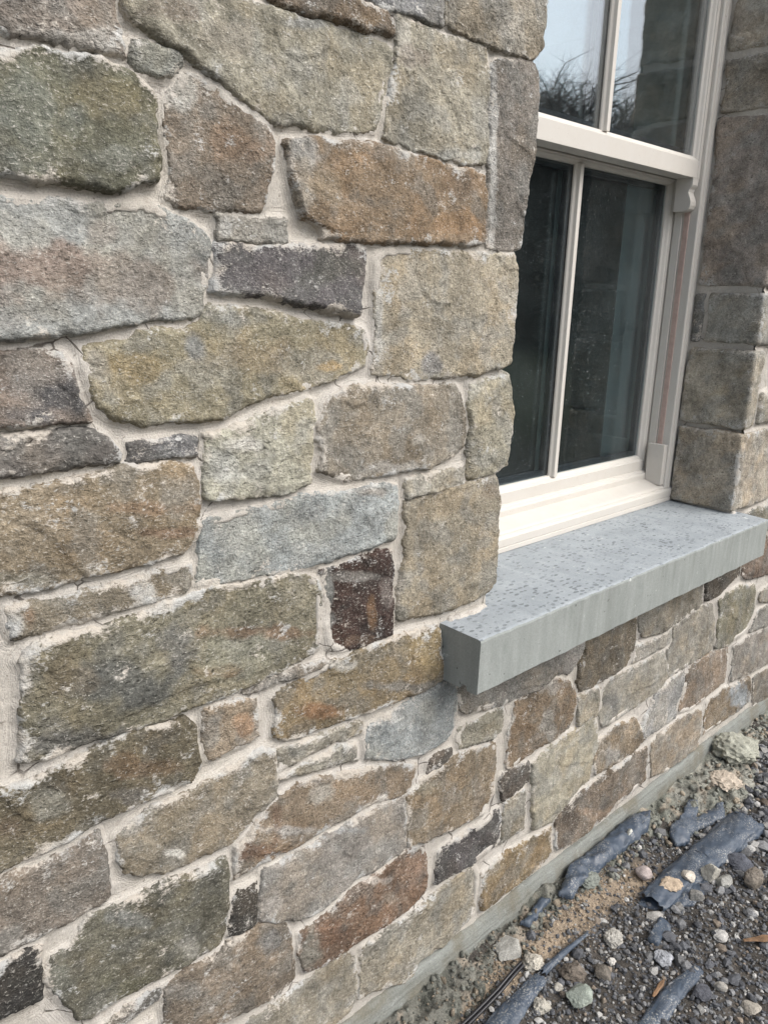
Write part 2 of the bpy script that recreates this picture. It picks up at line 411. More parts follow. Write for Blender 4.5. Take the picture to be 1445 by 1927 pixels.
# ---- stones: linear colour, projection mm, mortar film, outline x,z mm, stains, jamb, lean
STONES = [
 ([0.162,0.133,0.107],18,0.5,[(348,1796),(509,1836),(509,1803),(515,1777),(521,1757),(495,1758),(463,1757),(433,1756),(398,1755),(343,1745)],[(464,1764,73,15,-1,-12,0.305,0.305,0.283,0.5)],0,0),
 ([0.227,0.209,0.147],14,0.25,[(524,1840),(658,1856),(674,1853),(724,1858),(777,1861),(829,1862),(881,1861),(926,1860),(961,1855),(962,1833),(944,1774),(931,1734),(855,1724),(764,1719),(723,1719),(680,1740),(651,1752),(611,1768),(588,1781),(561,1789),(540,1796),(526,1803),(523,1818)],[(796,1852,48,10,0,-9,0.162,0.175,0.175,0.7),(657,1807,50,10,-1,-25,0.305,0.262,0.188,0.5),(588,1821,45,10,-1,-18,0.162,0.122,0.089,0.7)],0,0),
 ([0.205,0.212,0.178],10,0.4,[(533,1778),(561,1780),(588,1780),(597,1772),(591,1752),(582,1746),(554,1744),(528,1748),(527,1760)],[],0,0),
 ([0.122,0.122,0.076],22,0.6,[(336,1729),(374,1735),(414,1744),(456,1748),(491,1750),(523,1742),(546,1730),(555,1717),(552,1700),(552,1673),(557,1646),(554,1623),(525,1617),(510,1607),(482,1607),(424,1607),(362,1608),(324,1607)],[(486,1710,48,8,-2,-35,0.188,0.15,0.054,0.5),(432,1670,38,6,-2,-23,0.08,0.102,0.089,0.5),(390,1670,36,5,-4,-50,0.102,0.122,0.107,0.5),(488,1640,49,6,-1,-18,0.188,0.205,0.181,0.4)],0,0.05),
 ([0.178,0.136,0.093],12,0.5,[(571,1716),(586,1737),(600,1754),(619,1756),(651,1746),(685,1727),(723,1712),(738,1696),(740,1675),(731,1638),(722,1608),(718,1600),(633,1595),(591,1595),(565,1603),(577,1633),(573,1665),(569,1696)],[(596,1731,22,4,-1,-25,0.352,0.352,0.314,0.7),(679,1683,53,7,-1,-27,0.223,0.127,0.061,0.6)],0,0),
 ([0.22,0.144,0.072],20,0.6,[(757,1682),(754,1696),(814,1709),(871,1711),(915,1717),(971,1714),(1034,1711),(1102,1705),(1160,1706),(1196,1698),(1204,1668),(1198,1631),(1207,1591),(1187,1581),(1089,1579),(978,1574),(913,1570),(826,1573),(822,1586),(791,1596),(777,1618),(767,1654)],[(783,1676,27,3,0,-64,0.305,0.305,0.283,0.8),(1101,1613,130,10,2,-22,0.262,0.138,0.042,0.7),(818,1644,63,6,0,-29,0.231,0.162,0.076,0.5),(1137,1685,57,6,3,-34,0.181,0.107,0.048,0.6)],0,0),
 ([0.235,0.212,0.15],12,0.3,[(968,1902),(986,1903),(1023,1901),(1074,1897),(1133,1898),(1181,1901),(1189,1890),(1199,1849),(1203,1806),(1201,1747),(1196,1719),(1150,1712),(1079,1717),(1012,1720),(970,1725),(952,1730),(952,1767),(963,1807),(970,1860)],[(984,1867,23,5,2,-37,0.352,0.342,0.305,0.4),(997,1848,48,9,1,-15,0.181,0.138,0.107,0.5),(1093,1722,97,12,1,-16,0.216,0.231,0.223,0.5)],0,0),
 ([0.216,0.188,0.136],16,0.3,[(1075,1976),(1341,2042),(1339,2008),(1336,1959),(1334,1926),(1315,1911),(1258,1908),(1191,1907),(1133,1909),(1077,1915)],[(1227,1941,44,9,4,-32,0.262,0.254,0.223,0.5)],1,0),
 ([0.162,0.168,0.175],14,0.4,[(908,1928),(1070,1967),(1070,1945),(1069,1907),(1022,1908),(981,1909),(943,1905),(905,1908)],[],0,0),
 ([0.15,0.107,0.065],20,0.4,[(729,1874),(864,1906),(909,1902),(938,1900),(962,1893),(963,1873),(926,1868),(888,1867),(842,1867),(796,1862),(755,1862)],[(906,1879,32,7,0,-10,0.202,0.133,0.061,0.5)],0,0.08),
 ([0.162,0.141,0.117],13,0.35,[(1215,1888),(1313,1907),(1335,1887),(1339,1868),(1339,1828),(1339,1780),(1338,1753),(1332,1723),(1323,1684),(1320,1623),(1318,1583),(1279,1576),(1219,1580),(1202,1625),(1205,1687),(1202,1747),(1201,1812),(1201,1870)],[(1212,1737,13,2,18,-170,0.352,0.352,0.332,0.8)],1,0),
 ([0.235,0.25,0.238],14,0.3,[(321,1584),(360,1585),(422,1589),(481,1591),(534,1597),(564,1590),(596,1579),(626,1565),(636,1552),(634,1544),(625,1511),(620,1486),(617,1462),(603,1455),(550,1453),(486,1446),(461,1439),(410,1434),(378,1434),(346,1430),(306,1427)],[(389,1514,84,3,-3,-33,0.188,0.13,0.098,0.9),(507,1500,116,3,-2,-39,0.195,0.15,0.112,0.7),(476,1555,28,2,-1,-15,0.181,0.15,0.122,0.6),(360,1454,37,0,-1,-15,0.216,0.209,0.188,0.6)],0,0.06),
 ([0.209,0.195,0.162],9,0.4,[(643,1588),(721,1590),(762,1592),(762,1564),(721,1560),(644,1558)],[(655,1575,12,1,0,-14,0.305,0.314,0.305,0.5)],0,0),
 ([0.093,0.084,0.089],20,0.8,[(640,1554),(728,1556),(787,1560),(897,1567),(913,1559),(910,1526),(903,1483),(900,1458),(861,1460),(817,1469),(771,1476),(720,1482),(669,1485),(631,1489),(637,1523)],[(840,1525,55,2,1,-31,0.065,0.068,0.051,0.6),(693,1512,56,2,0,-22,0.076,0.065,0.072,0.5)],0,0.1),
 ([0.275,0.235,0.156],15,0.6,[(937,1546),(953,1561),(999,1568),(1089,1567),(1188,1569),(1268,1570),(1302,1571),(1313,1550),(1316,1499),(1308,1471),(1310,1429),(1305,1394),(1303,1366),(1280,1360),(1209,1349),(1130,1349),(1048,1347),(988,1358),(940,1365),(943,1398),(945,1463),(939,1506)],[(1080,1380,23,-1,2,-24,0.162,0.156,0.15,0.85),(1059,1444,84,-1,1,-11,0.216,0.175,0.102,0.5),(951,1462,11,0,3,-86,0.376,0.376,0.352,0.6)],1,0),
 ([0.216,0.188,0.107],16,0.4,[(440,1419),(470,1422),(505,1425),(516,1439),(550,1440),(588,1439),(611,1452),(617,1469),(629,1473),(674,1470),(720,1466),(771,1457),(824,1449),(893,1443),(921,1434),(930,1410),(921,1381),(883,1367),(825,1353),(771,1342),(719,1339),(704,1336),(665,1319),(606,1311),(552,1315),(520,1315),(474,1330),(460,1341),(450,1367),(442,1395)],[(516,1393,46,-2,-1,-28,0.231,0.162,0.048,0.7),(600,1419,17,0,-1,-21,0.181,0.195,0.195,0.8),(701,1401,78,-3,0,-31,0.223,0.162,0.076,0.6),(462,1396,18,-1,-2,-33,0.262,0.246,0.202,0.7),(854,1379,34,-1,0,-8,0.352,0.223,0.061,0.7),(648,1454,35,0,0,-17,0.209,0.223,0.209,0.6)],0,0.03),
 ([0.181,0.141,0.114],18,0.4,[(315,1412),(345,1414),(366,1417),(398,1418),(420,1413),(427,1400),(431,1377),(439,1350),(446,1328),(402,1329),(358,1329),(307,1328)],[(405,1356,40,-3,-2,-26,0.042,0.045,0.051,0.85),(363,1343,32,-3,-1,-14,0.08,0.08,0.084,0.6)],0,0.1),
 ([0.127,0.114,0.102],18,0.4,[(306,1317),(336,1319),(379,1321),(424,1321),(453,1316),(472,1302),(489,1278),(485,1270),(445,1271),(398,1269),(353,1268),(302,1269)],[],0,0.1),
 ([0.102,0.102,0.107],14,0.35,[(497,1294),(537,1294),(580,1294),(600,1292),(600,1265),(550,1267),(496,1269)],[],0,0.08),
 ([0.262,0.254,0.184],13,0.45,[(614,1295),(624,1295),(671,1302),(719,1314),(761,1321),(800,1332),(811,1323),(813,1293),(808,1234),(804,1198),(771,1188),(717,1189),(636,1195),(611,1204)],[(675,1278,38,-4,0,-14,0.429,0.413,0.376,0.7),(642,1243,37,-5,-1,-32,0.305,0.314,0.287,0.6)],0,0),
 ([0.202,0.168,0.117],16,0.55,[(833,1321),(848,1334),(895,1346),(945,1346),(1011,1339),(1106,1337),(1147,1335),(1164,1317),(1179,1288),(1186,1242),(1180,1214),(1152,1200),(1112,1190),(1082,1186),(996,1187),(934,1185),(883,1189),(843,1205),(827,1214),(832,1246),(823,1268),(826,1298)],[(1051,1244,22,-2,1,-12,0.376,0.352,0.296,0.7),(993,1198,83,-11,1,-14,0.305,0.305,0.287,0.5)],0,0),
 ([0.254,0.231,0.156],13,0.35,[(1188,1336),(1237,1342),(1308,1344),(1319,1304),(1329,1266),(1331,1228),(1323,1191),(1320,1161),(1291,1151),(1256,1146),(1202,1150),(1197,1205),(1201,1258),(1189,1302)],[],1,0),
 ([0.242,0.216,0.156],8,0.4,[(1026,1171),(1068,1175),(1144,1172),(1189,1174),(1192,1140),(1121,1136),(1070,1135),(1031,1134),(1028,1160)],[],0,0),
 ([0.191,0.144,0.08],18,0.6,[(294,1254),(330,1253),(373,1252),(445,1260),(495,1264),(549,1260),(592,1250),(601,1227),(601,1205),(600,1162),(592,1144),(573,1128),(535,1122),(487,1121),(435,1123),(386,1121),(318,1124),(282,1126)],[(522,1202,74,-12,-1,-12,0.223,0.122,0.051,0.6),(536,1165,68,-13,0,-8,0.162,0.084,0.042,0.6),(364,1204,53,-10,-3,-34,0.231,0.181,0.112,0.5),(339,1140,46,-11,-1,-11,0.15,0.144,0.107,0.6),(563,1222,34,-5,-1,-23,0.181,0.162,0.127,0.5)],0,0),
 ([0.227,0.258,0.258],12,0.35,[(608,1166),(629,1170),(678,1171),(737,1173),(791,1176),(874,1173),(932,1171),(977,1174),(1005,1168),(1011,1125),(1009,1077),(1000,1061),(936,1057),(851,1053),(792,1053),(736,1057),(666,1062),(633,1063),(596,1069),(597,1100),(602,1136)],[(942,1162,52,-8,0,-11,0.223,0.162,0.107,0.5),(991,1091,19,-3,3,-61,0.216,0.209,0.162,0.6)],0,0),
 ([0.231,0.195,0.127],14,0.3,[(1027,1129),(1073,1132),(1150,1135),(1232,1138),(1286,1140),(1300,1117),(1307,1085),(1301,1058),(1310,977),(1308,911),(1290,891),(1226,883),(1141,883),(1061,892),(1019,902),(1020,946),(1033,1015),(1037,1068)],[(1268,1113,35,-5,2,-23,0.188,0.127,0.072,0.5)],1,0),
 ([0.051,0.027,0.021],12,0.5,[(831,1042),(864,1042),(937,1046),(998,1048),(1005,1011),(1004,968),(1011,930),(1006,876),(943,872),(880,878),(850,896),(841,940),(845,973),(836,1015)],[(849,1003,14,-3,1,-89,0.205,0.216,0.202,0.8),(897,1016,78,-18,0,-10,0.205,0.195,0.175,0.6),(948,938,11,-3,2,-42,0.156,0.076,0.025,0.8),(939,883,55,-16,0,-13,0.117,0.068,0.04,0.8),(983,960,17,-4,1,-32,0.188,0.156,0.138,0.5)],0,0),
 ([0.175,0.144,0.093],12,0.75,[(325,1106),(361,1103),(409,1103),(460,1104),(514,1108),(572,1107),(586,1103),(583,1069),(577,1065),(526,1063),(457,1062),(406,1060),(358,1061),(330,1061),(324,1083)],[(504,1082,24,-6,-1,-13,0.456,0.456,0.434,0.7),(333,1078,13,-4,-1,-17,0.376,0.376,0.352,0.7),(351,1088,10,-3,-1,-14,0.202,0.107,0.045,0.6)],0,0),
 ([0.144,0.13,0.08],17,0.75,[(333,1030),(349,1044),(381,1050),(418,1049),(462,1047),(511,1049),(540,1056),(579,1056),(617,1060),(666,1054),(701,1049),(766,1048),(803,1039),(827,1023),(834,996),(833,942),(827,903),(809,891),(753,885),(663,876),(652,876),(596,877),(532,875),(474,879),(419,883),(355,882),(321,892),(328,928),(333,978),(338,1016)],[(477,957,92,-31,-2,-41,0.08,0.084,0.076,0.85),(403,893,85,-33,-2,-24,0.098,0.098,0.093,0.7),(554,991,35,-10,-1,-34,0.089,0.089,0.08,0.8),(715,962,123,-35,0,-13,0.162,0.08,0.032,0.6),(634,923,39,-13,0,-11,0.175,0.098,0.037,0.6),(395,992,36,-12,-2,-31,0.138,0.102,0.054,0.5),(780,1001,45,-11,0,-47,0.202,0.175,0.107,0.5),(664,941,83,-25,-1,-36,0.162,0.162,0.107,0.5)],0,0),
 ([0.188,0.136,0.061],17,0.65,[(733,834),(750,849),(793,855),(846,866),(898,864),(966,869),(1039,866),(1133,859),(1144,816),(1153,736),(1125,729),(1046,732),(947,736),(857,743),(794,745),(754,750),(734,769),(740,801)],[(834,782,63,-23,0,-17,0.238,0.107,0.03,0.8),(1099,820,81,-24,3,-47,0.238,0.162,0.048,0.6),(876,845,65,-21,1,-42,0.138,0.107,0.054,0.5),(1057,753,112,-38,1,-14,0.141,0.133,0.117,0.8),(827,871,75,-24,0,-12,0.402,0.402,0.371,0.6)],0,0),
 ([0.195,0.168,0.133],7,0.4,[(670,871),(735,877),(785,878),(840,876),(840,868),(793,865),(735,864),(684,862)],[],0,0),
 ([0.262,0.195,0.12],12,0.5,[(598,869),(628,870),(662,862),(698,847),(702,815),(701,781),(681,774),(640,773),(604,775),(598,807),(595,846)],[(677,810,25,-10,0,-19,0.296,0.15,0.054,0.7),(612,830,19,-7,-1,-37,0.223,0.216,0.188,0.6)],0,0),
 ([0.12,0.098,0.054],18,0.65,[(255,857),(294,857),(346,858),(379,864),(431,868),(447,884),(503,877),(563,864),(578,852),(580,819),(587,792),(588,769),(574,755),(527,754),(467,756),(411,753),(357,743),(308,746),(284,743),(244,744)],[(353,816,36,-17,-2,-24,0.195,0.188,0.144,0.7),(485,817,60,-25,-1,-21,0.138,0.076,0.03,0.6),(467,781,33,-15,-1,-14,0.107,0.098,0.089,0.6),(302,799,33,-17,-2,-19,0.117,0.08,0.048,0.6)],0,0),
 ([0.191,0.159,0.105],15,0.55,[(448,712),(471,726),(502,737),(558,733),(624,737),(681,749),(713,753),(733,741),(736,699),(734,653),(695,635),(657,613),(638,605),(587,605),(520,613),(478,629),(458,646),(448,672),(449,696)],[(539,640,17,-9,0,-8,0.485,0.468,0.413,0.8),(467,718,20,-10,-1,-21,0.188,0.195,0.181,0.5),(541,691,47,-23,-1,-28,0.202,0.156,0.084,0.4)],0,0),
 ([0.156,0.127,0.098],16,0.45,[(243,737),(283,731),(343,727),(382,725),(423,731),(427,707),(430,668),(431,619),(418,613),(388,612),(333,610),(296,612),(231,614)],[(287,630,27,-17,-2,-22,0.262,0.246,0.216,0.5)],0,0),
 ([0.109,0.102,0.068],17,0.5,[(329,550),(340,562),(371,568),(386,588),(401,603),(440,596),(473,593),(520,596),(586,584),(635,579),(637,530),(632,478),(627,428),(616,416),(562,416),(512,420),(464,424),(418,425),(394,421),(372,433),(357,464),(339,507),(328,535)],[(463,559,35,-21,-1,-19,0.156,0.168,0.162,0.6),(551,454,19,-12,-1,-21,0.305,0.296,0.254,0.5),(464,428,45,-31,-2,-30,0.093,0.089,0.042,0.6),(353,524,23,-15,-3,-45,0.117,0.122,0.093,0.6)],0,0),
 ([0.034,0.032,0.03],14,0.4,[(231,606),(270,595),(295,599),(328,595),(322,551),(321,507),(300,506),(222,516)],[],0,0),
 ([0.127,0.117,0.098],9,0.5,[(401,391),(447,404),(479,403),(506,401),(503,379),(471,379),(430,374)],[],0,0),
 ([0.175,0.133,0.089],16,0.4,[(512,399),(545,402),(599,396),(653,409),(696,405),(755,370),(767,346),(771,290),(775,235),(731,227),(673,237),(595,252),(523,266),(509,299),(507,356)],[(721,358,29,-18,0,-28,0.162,0.162,0.156,0.7),(547,370,40,-28,-1,-21,0.175,0.168,0.15,0.5)],0,0),
 ([0.045,0.04,0.034],10,0.4,[(643,490),(655,501),(693,496),(697,452),(691,410),(661,410),(636,418),(639,462)],[],0,0),
 ([0.216,0.156,0.093],13,0.85,[(650,588),(679,603),(706,621),(733,635),(786,652),(859,635),(951,615),(1027,587),(1091,560),(1099,534),(1074,510),(1057,506),(980,524),(907,526),(839,527),(774,528),(713,530),(656,531),(647,530)],[(700,560,57,-30,0,-26,0.156,0.072,0.032,0.7),(734,607,16,-8,0,-43,0.138,0.068,0.032,0.6),(908,581,85,-39,1,-23,0.202,0.127,0.058,0.5),(830,611,38,-17,0,-22,0.246,0.238,0.202,0.6),(763,569,49,-24,0,-11,0.445,0.434,0.402,0.6)],0,0),
 ([0.216,0.195,0.168],14,0.45,[(705,512),(753,509),(817,507),(884,509),(955,511),(1058,501),(1069,448),(1070,376),(1054,367),(986,363),(930,372),(892,359),(854,351),(818,351),(774,369),(712,403),(696,424),(701,476)],[(722,438,28,-16,0,-23,0.342,0.314,0.279,0.6),(831,538,137,-68,0,-10,0.209,0.231,0.238,0.6)],0,0),
 ([0.162,0.093,0.051],15,0.5,[(789,325),(841,327),(911,352),(960,355),(1038,357),(1065,365),(1128,351),(1143,297),(1144,234),(1119,215),(1073,208),(997,212),(935,214),(895,213),(847,215),(806,227),(787,282)],[(814,281,32,-20,1,-63,0.162,0.15,0.117,0.9),(1099,300,34,-19,3,-56,0.202,0.117,0.068,0.7),(987,341,37,-21,0,-12,0.376,0.342,0.296,0.7),(1036,268,39,-23,1,-19,0.231,0.188,0.138,0.5),(861,289,56,-35,1,-38,0.144,0.065,0.027,0.6)],0,0),
 ([0.191,0.141,0.08],14,0.5,[(1069,500),(1112,516),(1168,527),(1227,529),(1324,513),(1358,499),(1365,439),(1362,372),(1328,333),(1243,340),(1151,358),(1076,373),(1069,439)],[(1119,499,51,-23,2,-26,0.223,0.202,0.138,0.5),(1305,375,32,-15,7,-74,0.15,0.098,0.051,0.4)],0,0),
 ([0.195,0.223,0.227],13,0.5,[(958,701),(997,710),(1073,719),(1143,723),(1182,720),(1204,702),(1212,647),(1208,606),(1176,580),(1108,578),(1027,598),(951,632),(944,675)],[(1009,701,33,-12,1,-14,0.429,0.434,0.413,0.7)],0,0),
 ([0.223,0.202,0.15],9,0.5,[(742,735),(763,736),(829,731),(891,728),(938,718),(942,693),(879,699),(829,702),(781,698),(745,695)],[],0,0),
 ([0.223,0.209,0.162],8,0.7,[(746,680),(774,683),(837,686),(885,689),(920,678),(928,640),(885,650),(823,661),(774,672)],[],0,0),
 ([0.098,0.08,0.065],7,0.3,[(1132,550),(1200,556),(1207,537),(1168,531),(1127,528)],[],0,0),
 ([0.065,0.058,0.06],12,0.5,[(1181,300),(1215,307),(1298,304),(1392,313),(1403,277),(1414,215),(1320,212),(1240,225),(1177,227),(1178,263)],[(1363,275,34,-17,4,-37,0.127,0.122,0.112,0.6)],0,0),
 ([0.227,0.198,0.138],14,0.4,[(952,193),(1009,187),(1074,189),(1132,193),(1192,202),(1308,199),(1324,170),(1323,80),(1321,55),(1281,43),(1205,33),(1129,46),(1115,21),(1082,22),(981,62),(949,66),(950,131)],[],0,0),
 ([0.227,0.198,0.138],14,0.4,[(638,190),(661,203),(731,207),(782,209),(835,211),(890,213),(924,211),(937,163),(941,72),(918,54),(893,51),(783,60),(683,94)],[],0,0),
 ([0.162,0.15,0.13],12,0.2,[(1212,725),(1214,663),(1228,635),(1253,620),(1325,605),(1378,598),(1448,598),(1514,590),(1572,603),(1582,612),(1563,736),(1209,742)],[],0,0),
 ([0.195,0.181,0.162],9,0.3,[(1578,657),(1623,675),(1693,670),(1697,629),(1678,611),(1660,595),(1637,587),(1591,605),(1582,614)],[],0,0),
 ([0.144,0.114,0.072],13,0.3,[(1686,730),(1936,740),(1967,612),(1966,552),(1930,520),(1813,513),(1733,514),(1695,520),(1682,572),(1686,603),(1704,624)],[],0,0),
 ([0.181,0.162,0.122],12,0.3,[(1954,736),(1982,608),(2012,579),(2110,565),(2226,570),(2331,577),(2374,589),(2346,710)],[],0,0),
 ([0.08,0.065,0.048],12,0.3,[(2363,713),(2395,592),(2467,590),(2521,602),(2593,615),(2635,624),(2613,724)],[],0,0),
 ([0.15,0.102,0.072],12,0.2,[(2631,721),(2660,615),(2702,592),(2756,585),(3012,555),(2946,717)],[],0,0),
 ([0.223,0.202,0.162],9,0.4,[(1971,555),(1981,560),(2086,551),(2177,553),(2187,514),(2156,510),(2049,510),(1971,513)],[],0,0),
 ([0.231,0.209,0.162],12,0.4,[(2194,556),(2236,565),(2350,572),(2448,568),(2476,513),(2493,441),(2479,401),(2402,394),(2299,391),(2204,393),(2183,448),(2179,491),(2202,509)],[],0,0),
 ([0.162,0.15,0.093],12,0.4,[(2495,565),(2557,576),(2654,579),(2776,554),(2802,520),(2814,460),(2792,408),(2768,386),(2691,381),(2634,370),(2518,394),(2515,457),(2521,518)],[],0,0),
 ([0.188,0.162,0.117],12,0.4,[(2842,511),(3078,517),(3118,420),(2853,471)],[],0,0),
 ([0.191,0.181,0.156],12,0.4,[(2847,436),(3142,427),(3183,329),(2808,369),(2823,402)],[],0,0),
 ([0.242,0.223,0.175],12,0.5,[(1825,505),(1946,497),(2154,492),(2186,402),(2166,379),(2094,372),(2004,361),(1843,358),(1815,407),(1810,472)],[(1881,426,48,-17,8,-42,0.127,0.127,0.122,0.7)],0,0),
 ([0.216,0.216,0.209],13,0.8,[(2190,374),(2313,388),(2328,294),(2294,262),(2294,221),(2164,226),(2102,228),(2054,273),(2089,309),(2139,356)],[],0,0),
 ([0.209,0.156,0.093],12,0.6,[(1812,319),(1852,323),(1913,339),(2027,313),(2081,251),(2114,218),(2029,206),(1938,212),(1831,217),(1813,273)],[(1902,253,63,-26,7,-37,0.223,0.223,0.209,0.7)],0,0),
 ([0.223,0.202,0.15],10,0.4,[(1693,504),(1748,505),(1790,499),(1803,472),(1802,416),(1763,415),(1712,419),(1697,467)],[],0,0),
 ([0.258,0.235,0.162],13,0.4,[(1790,411),(1812,376),(1823,305),(1804,277),(1798,221),(1740,207),(1630,164),(1545,182),(1523,299),(1516,382),(1550,397),(1641,404),(1727,407)],[],0,0),
 ([0.184,0.125,0.068],14,0.55,[(1425,584),(1449,592),(1515,589),(1584,593),(1635,570),(1675,535),(1686,494),(1680,458),(1660,431),(1610,419),(1538,423),(1471,418),(1429,408),(1412,418),(1413,456),(1404,517),(1421,545)],[(1563,466,34,-13,9,-63,0.262,0.254,0.223,0.7),(1568,580,73,-25,4,-24,0.231,0.223,0.202,0.7)],0,0),
 ([0.212,0.195,0.138],10,0.4,[(1230,593),(1308,587),(1377,588),(1381,555),(1372,530),(1349,522),(1294,531),(1228,542),(1218,573)],[],0,0),
 ([0.084,0.068,0.054],10,0.4,[(1390,403),(1437,404),(1499,395),(1502,343),(1445,335),(1406,332),(1390,365)],[],0,0),
 ([0.216,0.188,0.133],9,0.5,[(1415,320),(1492,316),(1500,252),(1501,207),(1436,210),(1407,210),(1408,275)],[],0,0),
 ([0.202,0.141,0.061],14,0.5,[(1339,163),(1401,169),(1523,157),(1628,141),(1645,60),(1582,43),(1479,47),(1383,48),(1350,51)],[],0,0),
 ([0.138,0.102,0.068],13,0.7,[(1651,150),(1666,173),(1747,190),(1847,196),(1988,192),(2120,185),(2143,116),(2141,68),(2038,59),(1894,52),(1771,47),(1675,51),(1658,78)],[(1722,131,68,-33,12,-73,0.054,0.04,0.03,0.8),(1880,73,96,-46,4,-23,0.246,0.15,0.08,0.6),(2043,141,48,-21,17,-80,0.188,0.162,0.127,0.6)],0,0),
 ([0.254,0.202,0.138],12,0.3,[(2147,185),(2190,197),(2315,209),(2400,204),(2483,180),(2508,121),(2501,37),(2373,34),(2263,41),(2180,60)],[],0,0),
 ([0.188,0.138,0.08],12,0.5,[(2516,162),(2526,194),(2646,202),(2729,184),(2868,176),(2891,123),(2885,75),(2798,59),(2691,63),(2535,70)],[(2794,125,95,-33,25,-73,0.209,0.246,0.27,0.9)],0,0),
 ([0.188,0.138,0.093],12,0.35,[(2345,384),(2421,390),(2495,385),(2629,361),(2640,305),(2643,233),(2542,230),(2480,219),(2409,213),(2316,233),(2306,270),(2336,299),(2328,359)],[],0,0),
 ([0.205,0.181,0.15],12,0.4,[(2686,350),(2786,353),(2919,344),(3211,326),(3280,167),(2978,188),(2861,195),(2712,211),(2690,289)],[],0,0),
 ([0.171,0.15,0.117],12,0.4,[(2918,155),(3289,145),(3350,3),(3126,13),(2953,18)],[],0,0),
]
# ------------------------------------------------------------------ the house front
house = empty('stone_house', (0, 0, 0))
tag(house, 'house front of grey-brown rubble stone with a cream sash window', 'house')
OPEN_X0, OPEN_X1, OPEN_Z0, OPEN_Z1 = 1.296, 2.492, .860, 2.80
SILL_X0, SILL_X1, SILL_Z0, SILL_Z1, SILL_Y = 1.149, 2.532, .737, .856, -.105
WALL_Z0, WALL_Z1, WALL_X0, WALL_X1 = .018, 3.05, -.75, 4.6

def boundary(quads):
    E = np.concatenate([quads[:, [0, 1]], quads[:, [1, 2]], quads[:, [2, 3]], quads[:, [3, 0]]])
    key = np.sort(E, axis=1); _, inv, cnt = np.unique(key, axis=0, return_inverse=True, return_counts=True)
    return E[cnt[inv.ravel()] == 1]

def field_mesh(P, h, height, seed, warp=(.0026, .0012), grow=0.0):
    """grid over a polygon, border snapped on its roughened outline; height(x, y, d) -> (out, ...)"""
    P = np.asarray(P, float)
    x0, y0 = P.min(0) - 3 * h; x1, y1 = P.max(0) + 3 * h
    gx = np.arange(x0, x1 + h, h); gy = np.arange(y0, y1 + h, h)
    X, Y = np.meshgrid(gx, gy)
    def sd(x, y):
        wx = x + warp[0] * n2(x, y, 34, seed) + warp[1] * n2(x, y, 120, seed + 3)
        wy = y + warp[0] * n2(x, y, 34, seed + 5) + warp[1] * n2(x, y, 120, seed + 8)
        return poly_sdf(P, wx, wy) + grow
    S = sd(X, Y)
    gyy, gxx = np.gradient(S, h)
    L = np.sqrt(gxx ** 2 + gyy ** 2) + 1e-6
    near = (S < .45 * h)
    keep = S > -.75 * h
    X = np.where(near & keep, X - S * gxx / L, X); Y = np.where(near & keep, Y - S * gyy / L, Y)
    D = np.where(near, 0, S)
    idx = -np.ones(X.shape, dtype=np.int64)
    q = keep[:-1, :-1] & keep[1:, :-1] & keep[:-1, 1:] & keep[1:, 1:]
    q &= (np.maximum.reduce([S[:-1, :-1], S[1:, :-1], S[:-1, 1:], S[1:, 1:]]) > .3 * h)
    used = np.zeros(X.shape, bool)
    for a, b in ((slice(None, -1), slice(None, -1)), (slice(1, None), slice(None, -1)), (slice(None, -1), slice(1, None)), (slice(1, None), slice(1, None))):
        used[a, b] |= q
    idx[used] = np.arange(used.sum())
    quads = np.stack([idx[:-1, :-1][q], idx[:-1, 1:][q], idx[1:, 1:][q], idx[1:, :-1][q]], 1)
    return X[used], Y[used], D[used], quads

def stone_colour(x, z, d, base, blobs, seed):
    base = np.array(base, float)
    C = np.repeat(base[None], len(x), 0)
    w1 = sst(-.15, .55, fb2(x, z, 9, 4, seed + 40))[:, None]
    w2 = sst(-.1, .5, fb2(x, z, 16, 4, seed + 55))[:, None]
    w3 = sst(.05, .6, fb2(x, z, 22, 4, seed + 70))[:, None]
    C = C * (1 + .0 * w1) 
    C = C * (1 - w1 * .55) + w1 * .55 * (base * np.array([1.12, .97, .74]))
    C = C * (1 - w2 * .45) + w2 * .45 * (base.mean() * np.array([.98, 1.02, .95]))
    C = C * (1 - w3 * .35) + w3 * .35 * base * .55
    for b in blobs:
        cx, cz, ax, az_, bx, bz = [v / 1000 for v in b[:6]]
        det = ax * bz - bx * az_
        if abs(det) < 1e-9: continue
        u = ((x - cx) * bz - (z - cz) * bx) / det; v = (-(x - cx) * az_ + (z - cz) * ax) / det
        r = np.sqrt(u * u + v * v) + .55 * fb2(x, z, 22, 4, seed + 90 + int(b[0]) % 50)
        a = (sst(1.15, .45, r) * b[9])[:, None]
        C = C * (1 - a) + a * np.array(b[6:9]) * (1 + .2 * n2(x, z, 40, seed + 4))[:, None]
    lum = C.mean(1, keepdims=True)
    C = (.60 * C + .20 * lum + .20 * lum * np.array([1.08, 1.01, .88])) * 1.10
    return np.clip(C, .004, .8)

